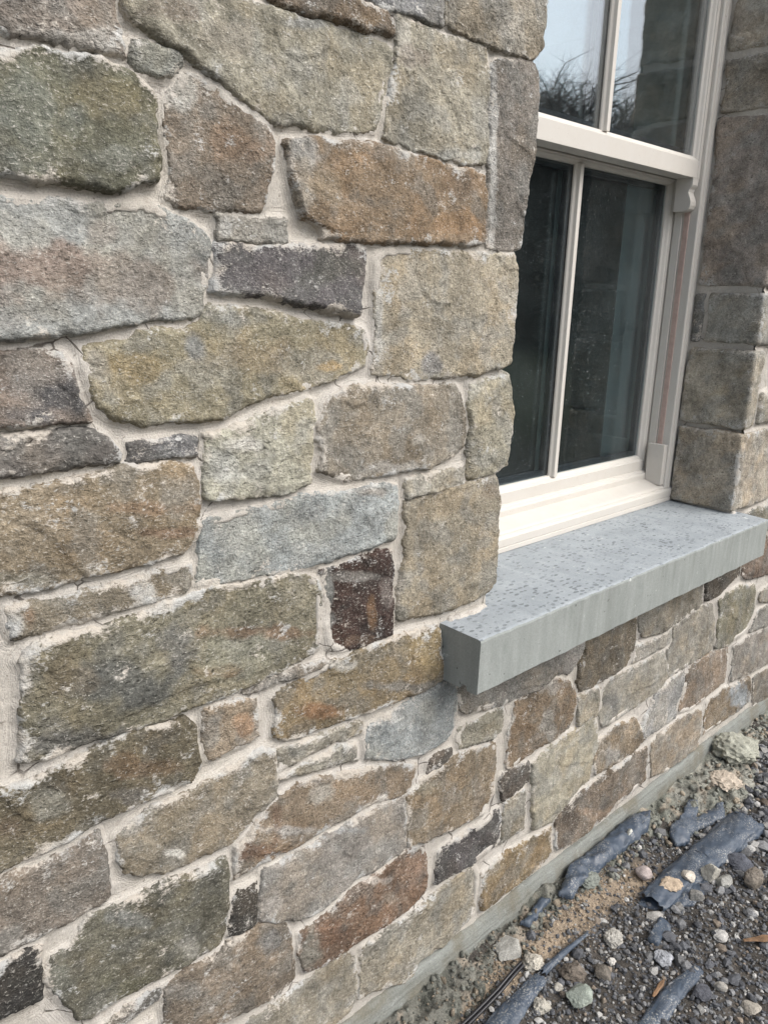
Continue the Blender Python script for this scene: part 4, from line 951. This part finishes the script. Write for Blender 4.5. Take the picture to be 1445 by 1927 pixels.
# ---- mortar spilled along the foot of the wall
def spill_edge(x):
    return -(.082 + .034 * n2(x, x * 0, 5, 401) + .014 * n2(x, x * 0, 17, 402) + .115 * sst(.42, .12, np.abs(x - 2.36)) + .03 * sst(.25, .05, np.abs(x - 1.05)))
sx = graded([(.6, 3.2, .0050)]); sy = graded([(-.27, -.012, .0048)])
X, Y = np.meshgrid(sx, sy)
edge = spill_edge(X) + .012 * n2(X, Y, 24, 403)
t = np.clip((Y - edge) / (-.012 - edge), -.4, 1)
lump = 1.5 * .013 * fb2(X, Y, 14, 2, 404) + .016 * (.35 - np.abs(n2(X, Y, 30, 405))) + .009 * (.3 - np.abs(n2(X, Y, 75, 408))) + .003 * n2(X, Y, 120, 407)
Hs = np.where(t > 0, GZ + (.034 + .020 * n2(X, X * 0, 6, 406)) * np.sqrt(np.clip(t, 0, 1)) + lump * sst(0, .25, t) * sst(1.05, .7, t), GZ - .02)
Hs = np.maximum(Hs, np.where(t > 0, ground_h(X, Y) - .004, -.2))
k = np.arange(X.size).reshape(X.shape); ok = t > -.02
c = ok[:-1, :-1] | ok[1:, :-1] | ok[:-1, 1:] | ok[1:, 1:]
Q = np.stack([k[:-1, :-1][c], k[:-1, 1:][c], k[1:, 1:][c], k[1:, :-1][c]], 1)
xf, yf_ = X.ravel(), Y.ravel()
g = sst(-.3, .5, fb2(xf, yf_, 9, 3, 410))[:, None]; dk = sst(.1, .6, fb2(xf, yf_, 24, 3, 411))[:, None]; pk = sst(.25, .6, fb2(xf, yf_, 13, 3, 412))[:, None]
Cs = (1 - g) * np.array([.19, .195, .165]) + g * np.array([.29, .285, .245])
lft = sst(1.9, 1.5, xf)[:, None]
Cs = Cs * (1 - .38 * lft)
Cs = Cs * (1 - .45 * dk) ; Cs = Cs * (1 - .6 * pk) + .6 * pk * np.array([.36, .30, .235])
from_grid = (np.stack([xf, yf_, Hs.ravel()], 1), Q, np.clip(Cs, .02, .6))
def ico(sub):
    bm = bmesh.new(); bmesh.ops.create_icosphere(bm, subdivisions=sub, radius=1)
    v = np.array([x.co[:] for x in bm.verts]); f = np.array([[y.index for y in x.verts] for x in bm.faces]); bm.free(); return v, f
IV, IF = ico(1)
r = np.random.default_rng(55)
nC = 3000
cx_ = r.uniform(.75, 3.0, nC); tt = r.random(nC) ** .8
cy_ = -.022 + (spill_edge(cx_) - .018 + .022) * tt
ii = np.clip(np.searchsorted(sx, cx_), 0, len(sx) - 1); jj = np.clip(np.searchsorted(sy, cy_), 0, len(sy) - 1)
hz = np.maximum(Hs[jj, ii], ground_h(cx_, cy_))
sz = .0016 * (.0105 / .0016) ** (r.random(nC) ** 2.8)
bs = IV[None] * (1 + r.uniform(-.5, .35, (nC, len(IV), 1))) * (sz[:, None] * r.uniform(.5, 1.4, (nC, 3)))[:, None, :]
bs[..., 0] += cx_[:, None]; bs[..., 1] += cy_[:, None]; bs[..., 2] += (hz + sz * .25)[:, None]
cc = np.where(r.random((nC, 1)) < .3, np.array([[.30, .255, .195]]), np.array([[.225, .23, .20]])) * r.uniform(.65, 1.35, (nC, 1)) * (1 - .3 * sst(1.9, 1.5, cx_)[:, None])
nG = len(from_grid[0])
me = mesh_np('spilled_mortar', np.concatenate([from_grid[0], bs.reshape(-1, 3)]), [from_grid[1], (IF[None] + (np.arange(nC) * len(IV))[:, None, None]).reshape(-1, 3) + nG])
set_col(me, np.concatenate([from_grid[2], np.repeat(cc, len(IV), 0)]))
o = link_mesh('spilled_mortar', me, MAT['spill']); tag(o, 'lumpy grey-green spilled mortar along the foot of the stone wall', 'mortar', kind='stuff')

# ---- crushed gravel
def scatter(n, xr, yr, smin, smax, seed, keepf, sandy=False):
    r = np.random.default_rng(seed)
    x = r.uniform(*xr, n); y = r.uniform(*yr, n)
    k = r.random(n) < keepf(x, y); x, y = x[k], y[k]; n = len(x)
    s = smin * (smax / smin) ** (r.random(n) ** 2.1)
    ax = s[:, None] * r.uniform(.62, 1.15, (n, 3)); ax[:, 2] *= .8
    # random rotations
    q = r.normal(size=(n, 4)); q /= np.linalg.norm(q, axis=1, keepdims=True); w, a, b, c = q.T
    Rm = np.stack([np.stack([1 - 2 * (b * b + c * c), 2 * (a * b - c * w), 2 * (a * c + b * w)], 1), np.stack([2 * (a * b + c * w), 1 - 2 * (a * a + c * c), 2 * (b * c - a * w)], 1),
                   np.stack([2 * (a * c - b * w), 2 * (b * c + a * w), 1 - 2 * (a * a + b * b)], 1)], 1)
    base = IV[None] * (1 + r.uniform(-.42, .28, (n, len(IV), 1)))
    base = np.sign(base) * np.abs(base) ** .85
    P = np.einsum('nij,nkj->nki', Rm, base) * ax[:, None, :]
    P[..., 0] += x[:, None]; P[..., 1] += y[:, None]; P[..., 2] += (ground_h(x, y) + s * r.uniform(.05, .55, n))[:, None]
    F = (IF[None] + (np.arange(n) * len(IV))[:, None, None]).reshape(-1, 3)
    tone = r.choice(4, n, p=[.46, .30, .18, .06] if not sandy else [.12, .10, .08, .70])
    pal = np.array([[.080, .083, .090], [.150, .151, .152], [.29, .285, .27], [.175, .145, .115]])
    pal[3] = (.27, .215, .155) if sandy else pal[3]
    C = pal[tone] * r.uniform(.6, 1.45, (n, 1))
    return P.reshape(-1, 3), F, np.repeat(C, len(IV), 0)
def keep_near(x, y):
    e = spill_edge(x)
    return np.where(y > e + .012, .035, 1.0) * (1 - .93 * sandiness(x, y))
parts = [scatter(26000, (.85, 3.4), (-1.0, -.03), .0024, .0066, 1, keep_near), scatter(12000, (.85, 3.4), (-1.0, -.04), .0036, .0100, 2, keep_near), scatter(1300, (.85, 3.4), (-1.0, -.07), .009, .020, 3, keep_near),
         scatter(3000, (-.6, 4.6), (-2.6, -.9), .006, .018, 4, lambda x, y: np.ones_like(x)), scatter(9000, (.95, 2.6), (-.26, -.05), .0016, .0060, 6, lambda x, y: sandiness(x, y), True), scatter(2600, (-.6, .86), (-1.0, -.04), .004, .013, 7, lambda x, y: np.ones_like(x)), scatter(2600, (3.38, 4.6), (-1.0, -.04), .004, .013, 8, lambda x, y: np.ones_like(x)), scatter(700, (2.2, 3.2), (-.6, -.10), .012, .024, 5, keep_near)]
Vg, Fg, Cg, off = [], [], [], 0
for P, F, C in parts:
    Vg.append(P); Fg.append(F + off); Cg.append(C); off += len(P)
me = mesh_np('gravel', np.concatenate(Vg), np.concatenate(Fg), smooth=False); set_col(me, np.concatenate(Cg))
o = link_mesh('gravel', me, MAT['gravel']); tag(o, 'dark grey crushed gravel spread in front of the wall', 'gravel', kind='stuff')

# ---- loose lumps that stand out of the gravel
def rock(name, label, x, y, w, h, col, seed, flat=.8, angular=.5, dz=0.0, cat='stone', spots=.0):
    r = np.random.default_rng(seed)
    bm = bmesh.new(); bmesh.ops.create_icosphere(bm, subdivisions=4, radius=1)
    v = np.array([p.co[:] for p in bm.verts]); f = np.array([[q.index for q in p.verts] for p in bm.faces]); bm.free()
    # cut by random planes for broken faces
    nrm = r.normal(size=(13, 3)); nrm /= np.linalg.norm(nrm, axis=1, keepdims=True)
    dd = r.uniform(.36, .70, 13)
    s = np.ones(len(v))
    for a, b in zip(nrm, dd):
        c = v @ a
        s = np.minimum(s, np.where(c > 1e-3, b / np.maximum(c, 1e-3), 9))
    s = s * angular + (1 - angular) * (.85 + .12 * n3(v, 1.6, seed))
    v = v * s[:, None]
    v = v / np.abs(v).max(0)
    cr = 1.0 if angular > .4 else (3.0 if cat != 'pebble' and 'smooth' not in label else .6)
    v = v * (1 + cr * (.05 * n3(v, 3.5, seed + 1) + .045 * n3(v, 8, seed + 2) + .02 * n3(v, 17, seed + 3)))[:, None]
    sc = np.array([w * .56, w * .5, h * .5 * flat])
    a = r.uniform(0, 6.28); ca, sa_ = math.cos(a), math.sin(a)
    v = np.stack([v[:, 0] * ca - v[:, 1] * sa_, v[:, 0] * sa_ + v[:, 1] * ca, v[:, 2]], 1) * sc
    v[:, 2] -= v[:, 2].min()
    me = mesh_np(name, v, f, smooth='pebble' in name)
    c = np.array(col)[None] * (1 + .25 * n3(v, 60, seed) + .15 * n3(v, 160, seed + 5))[:, None]
    set_col(me, np.clip(c, .01, .8))
    z = float(ground_h(np.array([x]), np.array([y]))[0]) - .004 + dz
    o = link_mesh(name, me, MAT['rock'], None, (x, y, z))
    return tag(o, label, cat, 'loose stones in the gravel')
G = 'rock'
rock('rubble_lump', 'pale crumbly lump beside the end of the thin black cable', 1.388, -.135, .050, .038, (.37, .345, .295), 11, .9, .3)
rock('rock', 'grey-green angular rock, biggest stone in the gravel foreground', 1.398, -.262, .064, .060, (.27, .30, .26), 12, .8, .8)
rock('rock', 'rounded brown rock half sunk in the gravel behind the grey-green rock', 1.450, -.212, .060, .054, (.135, .115, .095), 13, .7, .35, -.006)
rock('rock', 'angular brown-grey rock just right of the rounded brown rock', 1.497, -.258, .050, .042, (.125, .112, .095), 14, .8, .9, -.004)
rock('stone_block', 'square light-grey broken block leaning on the rolled black sheet', 2.005, -.288, .050, .070, (.36, .345, .30), 15, .9, .95, cat='block')
rock('pebble', 'smooth pinkish pebble between the wall and the rolled black sheet', 1.880, -.158, .046, .038, (.36, .31, .29), 16, .9, .1)
rock('stone_chip', 'upright white stone chip against the black sheet by the wall', 1.950, -.066, .024, .055, (.47, .47, .42), 17, 1.0, .6)
rock('rubble_lump', 'largest pitted concrete lump near the far end of the wall', 2.640, -.075, .150, .110, (.30, .30, .25), 18, .8, .3)
rock('rubble_lump', 'pinkish flat mortar lump in front of the large concrete lump', 2.475, -.118, .105, .050, (.40, .345, .28), 19, .8, .25)
rock('stone_chip', 'grey slate-like chip sticking up by the black cable', 1.367, -.078, .074, .034, (.29, .285, .26), 20, .9, .9)
rock('rubble_lump', 'white crumbly lump left of the grey-green rock', 1.312, -.218, .040, .032, (.38, .36, .31), 21, .9, .3)
rock('stone_chip', 'small white chip behind the white crumbly lump', 1.386, -.213, .022, .024, (.42, .40, .35), 22, .9, .6)
rock('mortar_crumb', 'tan flake of mortar lying on the black plastic flap', 1.885, -.234, .056, .024, (.43, .345, .255), 23, .7, .4, .020)
rock('mortar_crumb', 'whitish mortar crumb on the black plastic flap, next to the tan flake', 1.950, -.252, .042, .034, (.46, .42, .36), 24, .9, .5, .016)
rock('rock', 'pale grey block just below the square light-grey block', 2.015, -.330, .048, .044, (.31, .305, .28), 25, .9, .9)
rock('rock', 'tall brown-grey rock at the right edge of the picture', 2.080, -.376, .050, .066, (.20, .175, .145), 26, .9, .7)
rock('rock', 'dark slate-blue rock by the upper end of the rolled black sheet', 2.135, -.312, .070, .042, (.085, .090, .105), 27, .8, .8)
rock('rock', 'long pale grey stone lying below the black plastic flap', 1.770, -.252, .044, .028, (.30, .29, .27), 28, .7, .7)
rock('rock', 'grey stone at the lower right corner of the black plastic flap', 1.905, -.300, .040, .034, (.21, .205, .19), 29, .9, .8)
rock('clinker', 'bluish porous clinker lump in the middle of the gravel', 1.648, -.338, .044, .026, (.31, .32, .34), 30, .9, .2)
rock('rock', 'tan stone in the lower right corner of the picture', 1.664, -.538, .050, .030, (.30, .275, .235), 31, .8, .7)
rock('rock', 'pale small stone right of the narrow black strip', 1.664, -.470, .032, .028, (.32, .305, .275), 32, .9, .6)
rock('rock', 'dark blue-grey stone below the small pale stone', 1.614, -.455, .046, .030, (.085, .088, .10), 33, .9, .6)
rock('rubble_lump', 'cluster-like white mortar lump at the edge of the sandy patch', 1.612, -.222, .048, .036, (.36, .345, .31), 34, .9, .2)
rock('pebble', 'tiny white pebble below the white mortar lump', 1.549, -.256, .020, .018, (.50, .48, .44), 35, .9, .3)
rock('pebble', 'finger-shaped pale pebble near the right end of the gravel', 1.825, -.400, .042, .018, (.37, .36, .34), 36, .8, .2)
rock('rock', 'grey-green lump at the foot of the wall by the black sheet', 1.852, -.058, .040, .036, (.22, .245, .215), 37, .9, .4)
rock('rock', 'grey-green lump half under the spilled mortar near the sandy patch', 1.72, -.075, .062, .040, (.20, .215, .19), 38, .9, .35)
rock('stone_chip', 'white chip on the dark stones beyond the rolled black sheet', 2.42, -.20, .030, .018, (.52, .50, .46), 39, .7, .8)

# ---- torn black damp-proof membrane
def lay_sheet(name, label, poly, rise, seed, crumple=.006, dz=.004):
    P = np.array(poly, float)
    x, y, d, q = field_mesh(P, .006, None, seed, (.004, .002))
    z = ground_h(x, y) + dz + rise * np.sqrt(np.clip(d / .05, 0, 1)) + crumple * (n2(x, y, 9, seed + 1) + 1.6 * (.3 - np.abs(n2(x + y, y, 15, seed + 2))) + .8 * (.3 - np.abs(n2(x - y, y, 38, seed + 3)))) * np.clip(d / .012, .3, 1)
    n = len(x); E = boundary(q); bv = np.unique(E); m = np.zeros(n, dtype=np.int64); m[bv] = np.arange(n, n + len(bv))
    cx, cy, cz = x.mean(), y.mean(), z.min()
    V = np.concatenate([np.stack([x, y, z], 1), np.stack([x[bv], y[bv], z[bv] - .012], 1)]) - np.array([cx, cy, cz])
    sk = np.stack([E[:, 1], E[:, 0], m[E[:, 0]], m[E[:, 1]]], 1)
    me = mesh_np(name, V, np.concatenate([q, sk]))
    o = link_mesh(name, me, MAT['plastic'], None, (cx, cy, cz))
    return tag(o, label, 'plastic sheet', 'torn black membrane on the ground')

def tube_sheet(name, label, pts, rad, seed, a0=-25, a1=205, flat=.7, thick=.0018, cat='plastic sheet', mat='plastic', seg=40, n=120, crumple=.10, tip=(1, 1)):
    """curled strip following pts: an open shell with real thickness"""
    pts = np.array(pts, float); t = np.linspace(0, len(pts) - 1, n)
    i = np.clip(t.astype(int), 0, len(pts) - 2); f = (t - i)[:, None]
    f = f * f * (3 - 2 * f) if len(pts) > 2 else f
    c = pts[i] * (1 - f) + pts[i + 1] * f
    tan = np.gradient(c, axis=0); tan[:, 2] = 0; tan /= np.linalg.norm(tan, axis=1, keepdims=True)
    side = np.stack([-tan[:, 1], tan[:, 0], tan[:, 2] * 0], 1)
    an = np.linspace(R_(a0), R_(a1), seg)
    u = np.linspace(0, 1, n)
    env = tip[0] + (tip[1] - tip[0]) * u
    rows = []
    for rr in (rad, rad - thick):
        U, A_ = np.broadcast_arrays(u[:, None], an[None])
        rad_v = rr * env[:, None] * (1 + crumple * n2(U * 6, A_ * .9, 1.7, seed) + 1.3 * crumple * (.3 - np.abs(n2(U * 9 + A_ * .8, A_ * 1.1, 1.2, seed + 1))) + .5 * crumple * (.3 - np.abs(n2(U * 26 - A_, A_ * 2.4, 1.1, seed + 2))))
        W = c[:, None, :] + side[:, None, :] * (np.cos(an)[None] * rad_v)[..., None]
        W[..., 2] += np.sin(an)[None] * rad_v * flat
        rows.append(W)
    ragged = .014 * n2(an, an * 0, 2.5, seed + 7)
    for W in rows:
        W[0, :, :] += tan[0] * ragged[:, None]; W[-1, :, :] += tan[-1] * ragged[::-1, None] * 1.4
    V = np.concatenate([rows[0].reshape(-1, 3), rows[1].reshape(-1, 3)])
    k = np.arange(n * seg).reshape(n, seg); k2 = k + n * seg
    q1 = np.stack([k[:-1, :-1].ravel(), k[1:, :-1].ravel(), k[1:, 1:].ravel(), k[:-1, 1:].ravel()], 1)
    qs = [q1, (q1 + n * seg)[:, ::-1]]
    for a, b in ((k[0], k2[0]), (k[-1], k2[-1]), (k[:, 0], k2[:, 0]), (k[:, -1], k2[:, -1])):
        qs.append(np.stack([a[:-1], a[1:], b[1:], b[:-1]], 1))
    o3 = c.mean(0)
    me = mesh_np(name, V - o3, np.concatenate(qs))
    o = link_mesh(name, me, MAT[mat], None, tuple(o3))
    return tag(o, label, cat, 'torn black membrane on the ground' if mat == 'plastic' else None)

tube_sheet('plastic_sheet', 'large curled roll of black plastic sheet lying parallel to the wall', [(1.80, -.222, -.050), (2.06, -.238, -.045), (2.33, -.255, -.044)], .054, 61, 2, 186, .50, tip=(.7, 1.0), crumple=.10)
lay_sheet('plastic_sheet', 'flat black plastic flap spread out below the rolled sheet', [(1.775, -.195), (1.884, -.200), (2.0, -.250), (1.994, -.292), (1.947, -.305), (1.879, -.302), (1.796, -.240)], .010, 62)
lay_sheet('plastic_sheet', 'long strip of black plastic sheet tucked along the wall foot', [(1.60, -.062), (1.69, -.030), (1.80, -.026), (1.92, -.026), (2.04, -.028), (2.10, -.05), (2.03, -.086), (1.965, -.086), (1.872, -.082), (1.77, -.082), (1.68, -.080), (1.62, -.092)], .008, 63, .009, .032)
lay_sheet('plastic_sheet', 'black plastic sheet showing through tan mortar, behind the roll', [(2.05, -.165), (2.08, -.125), (2.19, -.112), (2.26, -.092), (2.33, -.090), (2.27, -.126), (2.22, -.145), (2.37, -.160), (2.30, -.200), (2.16, -.165), (2.10, -.178)], .004, 64, .005, .020)
tube_sheet('plastic_sheet', 'black plastic strip curling out of the bottom edge beside the cable', [(1.10, -.200, -.050), (1.27, -.181, -.044), (1.375, -.170, -.048)], .027, 65, 0, 180, .5, tip=(1.25, .6))
tube_sheet('plastic_sheet', 'thin black plastic ribbon running up from the pale crumbly lump', [(1.39, -.165, -.046), (1.48, -.168, -.040), (1.575, -.170, -.046)], .0085, 66, -10, 190, .9, tip=(1.2, .5))
tube_sheet('plastic_sheet', 'narrow black plastic strip in the gravel at the bottom right', [(1.36, -.412, -.058), (1.56, -.404, -.048), (1.685, -.408, -.054)], .024, 67, 0, 180, .5, tip=(1.1, .7))
lay_sheet('plastic_sheet', 'small torn black plastic scrap in the middle of the gravel', [(1.669, -.283), (1.767, -.263), (1.773, -.288), (1.728, -.322), (1.711, -.304), (1.675, -.307)], .004, 68, .003, .012)
lay_sheet('plastic_sheet', 'sliver of black plastic under the spilled mortar left of the sandy patch', [(1.455, -.052), (1.56, -.038), (1.575, -.056), (1.47, -.070)], .010, 69, .003, .026)

# ---- cable, wood
def rod(name, label, cat, pts, rad, mat, n=40, seg=10, strands=1):
    pts = np.array(pts, float); t = np.linspace(0, len(pts) - 1, n); i = np.clip(t.astype(int), 0, len(pts) - 2); f = (t - i)[:, None]
    c0 = pts[i] * (1 - f) + pts[i + 1] * f
    Vs, Qs, off = [], [], 0
    for s in range(strands):
        c = c0.copy()
        if strands > 1: c[:, 1] += (s - .5) * rad * 1.9; c[:, 2] += (s - .5) * rad * .5
        c[:, 2] += .002 * np.sin(t * 3)
        tan = np.gradient(c, axis=0); tan /= np.linalg.norm(tan, axis=1, keepdims=True)
        a_ = np.cross(tan, [0, 0, 1.0]); a_ /= np.linalg.norm(a_, axis=1, keepdims=True); b_ = np.cross(a_, tan)
        an = np.linspace(0, 2 * math.pi, seg, endpoint=False)
        W = c[:, None] + rad * (np.cos(an)[None, :, None] * a_[:, None] + np.sin(an)[None, :, None] * b_[:, None])
        Vs.append(W.reshape(-1, 3)); k = np.arange(n * seg).reshape(n, seg) + off; k2 = np.roll(k, -1, 1)
        Qs.append(np.stack([k[:-1].ravel(), k2[:-1].ravel(), k2[1:].ravel(), k[1:].ravel()], 1)); off += n * seg
    o3 = c0.mean(0)
    me = mesh_np(name, np.concatenate(Vs) - o3, np.concatenate(Qs))
    o = link_mesh(name, me, MAT[mat], None, tuple(o3)); return tag(o, label, cat)
rod('cable', 'thin black twin cable lying on the sandy ground by the wall', 'cable', [(.95, -.150, -.040), (1.12, -.143, -.030), (1.26, -.138, -.026), (1.352, -.132, -.020)], .0040, 'rubber', strands=2)
def splinter(label, p, q, w, seed):
    p, q = np.array(p), np.array(q); d = q - p; L = np.linalg.norm(d); d /= L; s = np.cross(d, [0, 0, 1.0]); s /= np.linalg.norm(s)
    n = 12; V = []
    for i in range(n + 1):
        u = i / n; ww = w * (math.sin(math.pi * min(.97, max(.05, u))) ** .6) * (1 + .25 * math.sin(seed + 9 * u)); c = d * L * (u - .5)
        for a, b in ((-1, 0), (-.6, .5), (.5, .6), (1, .1), (.2, -.3)): V.append(c + s * a * ww * .5 + np.array([0, 0, b * ww * .5]))
    k = np.arange((n + 1) * 5).reshape(n + 1, 5); k2 = np.roll(k, -1, 1)
    Qw = np.stack([k[:-1].ravel(), k2[:-1].ravel(), k2[1:].ravel(), k[1:].ravel()], 1)
    me = mesh_np('wood_splinter', np.array(V), [Qw, k[:1], k[-1:, ::-1]], smooth=False)
    o = link_mesh('wood_splinter', me, MAT['wood'], None, tuple((p + q) / 2)); return tag(o, label, 'wood', 'wood splinters in the gravel')
splinter('orange-brown wood splinter beside the narrow black strip', (1.520, -.378, -.043), (1.580, -.374, -.037), .012, 1)
splinter('brown piece of split wood at the right edge of the gravel', (1.845, -.448, -.042), (1.915, -.505, -.038), .020, 2)

# ------------------------------------------------------------------ what the window panes mirror: a bare hedge and trees across the plot
def limb_mesh(name, segs, sides, mat, parent, loc=(0, 0, 0)):
    S = np.array(segs)          # x0 y0 z0 r0 x1 y1 z1 r1
    a, r0, b, r1 = S[:, 0:3], S[:, 3], S[:, 4:7], S[:, 7]
    d = b - a; d /= np.linalg.norm(d, axis=1, keepdims=True) + 1e-9
    up = np.where(np.abs(d[:, 2:3]) > .9, np.array([[1.0, 0, 0]]), np.array([[0, 0, 1.0]]))
    u = np.cross(d, up); u /= np.linalg.norm(u, axis=1, keepdims=True); v = np.cross(d, u)
    an = np.linspace(0, 2 * math.pi, sides, endpoint=False)
    ring = np.cos(an)[None, :, None] * u[:, None] + np.sin(an)[None, :, None] * v[:, None]
    V = np.concatenate([a[:, None] + ring * r0[:, None, None], b[:, None] + ring * r1[:, None, None]], 1).reshape(-1, 3)
    n = len(S); k = (np.arange(n) * 2 * sides)[:, None] + np.arange(sides)[None]; k2 = (np.arange(n) * 2 * sides)[:, None] + np.roll(np.arange(sides), -1)[None]
    Q = np.stack([k.ravel(), k2.ravel(), (k2 + sides).ravel(), (k + sides).ravel()], 1)
    return link_mesh(name, mesh_np(name, V, Q), MAT[mat], parent, loc)
def bare_tree(label, x, y, height, seed, spread=.55):
    r = random.Random(seed)
    t = empty('bare_tree', (x, y, GZ)); tag(t, label, 'tree', 'bare trees across the plot')
    trunk, twig = [], []
    def grow(p, d, L, rad, lev):
        n = 3; q = p
        for i in range(n):
            d2 = (d + Vector((r.uniform(-1, 1), r.uniform(-1, 1), r.uniform(-.8, .9))) * .24).normalized()
            e = q + d2 * L / n; r1 = rad * (1 - .25 * (i + 1) / n)
            (trunk if lev < 2 else twig).append((*q, rad * (1 - .25 * i / n), *e, r1)); q = e; d = d2
            if lev < 5 and (i > 0 or lev > 0):
                for _ in range(2 if lev < 2 else 3):
                    dd = (d + Vector((r.uniform(-1, 1), r.uniform(-1, 1), r.uniform(-.7, .65))) * (spread + .5)).normalized()
                    if lev == 4: twig.append((*q, 0.006, *(q + dd * L * .9), .002))
                    elif r.random() < .8: grow(q, dd, L * r.uniform(.58, .76), rad * .55, lev + 1)
    grow(Vector((0, 0, 0)), Vector((0, 0, 1)), height * .36, height * .022, 0)
    limb_mesh('trunk', trunk, 6, 'bark', t); limb_mesh('crown', twig, 3, 'twig', t)
bare_tree('tall bare tree across the plot, mirrored in the upper left pane', 24.0, -16.0, 11.2, 3, .75)
bare_tree('bare bushy tree mirrored beside the glazing bar', 23.5, -14.0, 10.2, 5, .8)
bare_tree('slim bare tree across the plot, leftmost in the mirrored view', 21.6, -15.8, 10.4, 8, .7)
r = np.random.default_rng(77)
n = 90000
u = r.random(n); cx = 6 + 34 * u; cy = -25 + 15 * u + r.normal(0, .9, n)
top = 5.5 + .5 * n2(cx, cx * 0, .35, 3) + .5 * n2(cx, cx * 0, 1.1, 4)
cz = GZ + top * r.random(n) ** .9
s = r.uniform(.07, .20, n); dirs = r.normal(size=(n, 2, 3)); dirs /= np.linalg.norm(dirs, axis=2, keepdims=True)
c = np.stack([cx, cy, cz], 1)
A1, B1 = dirs[:, 0] * s[:, None], dirs[:, 1] * s[:, None] * .6
V = np.stack([c - A1, c - B1, c + A1, c + B1], 1).reshape(-1, 3)
V[:, 2] = np.maximum(V[:, 2], GZ)
o = link_mesh('hedge', mesh_np('hedge', V, np.arange(4 * n).reshape(n, 4), smooth=False), MAT['hedge'])
tag(o, 'dark overgrown hedge across the plot, mirrored in the lower panes', 'hedge', kind='stuff')
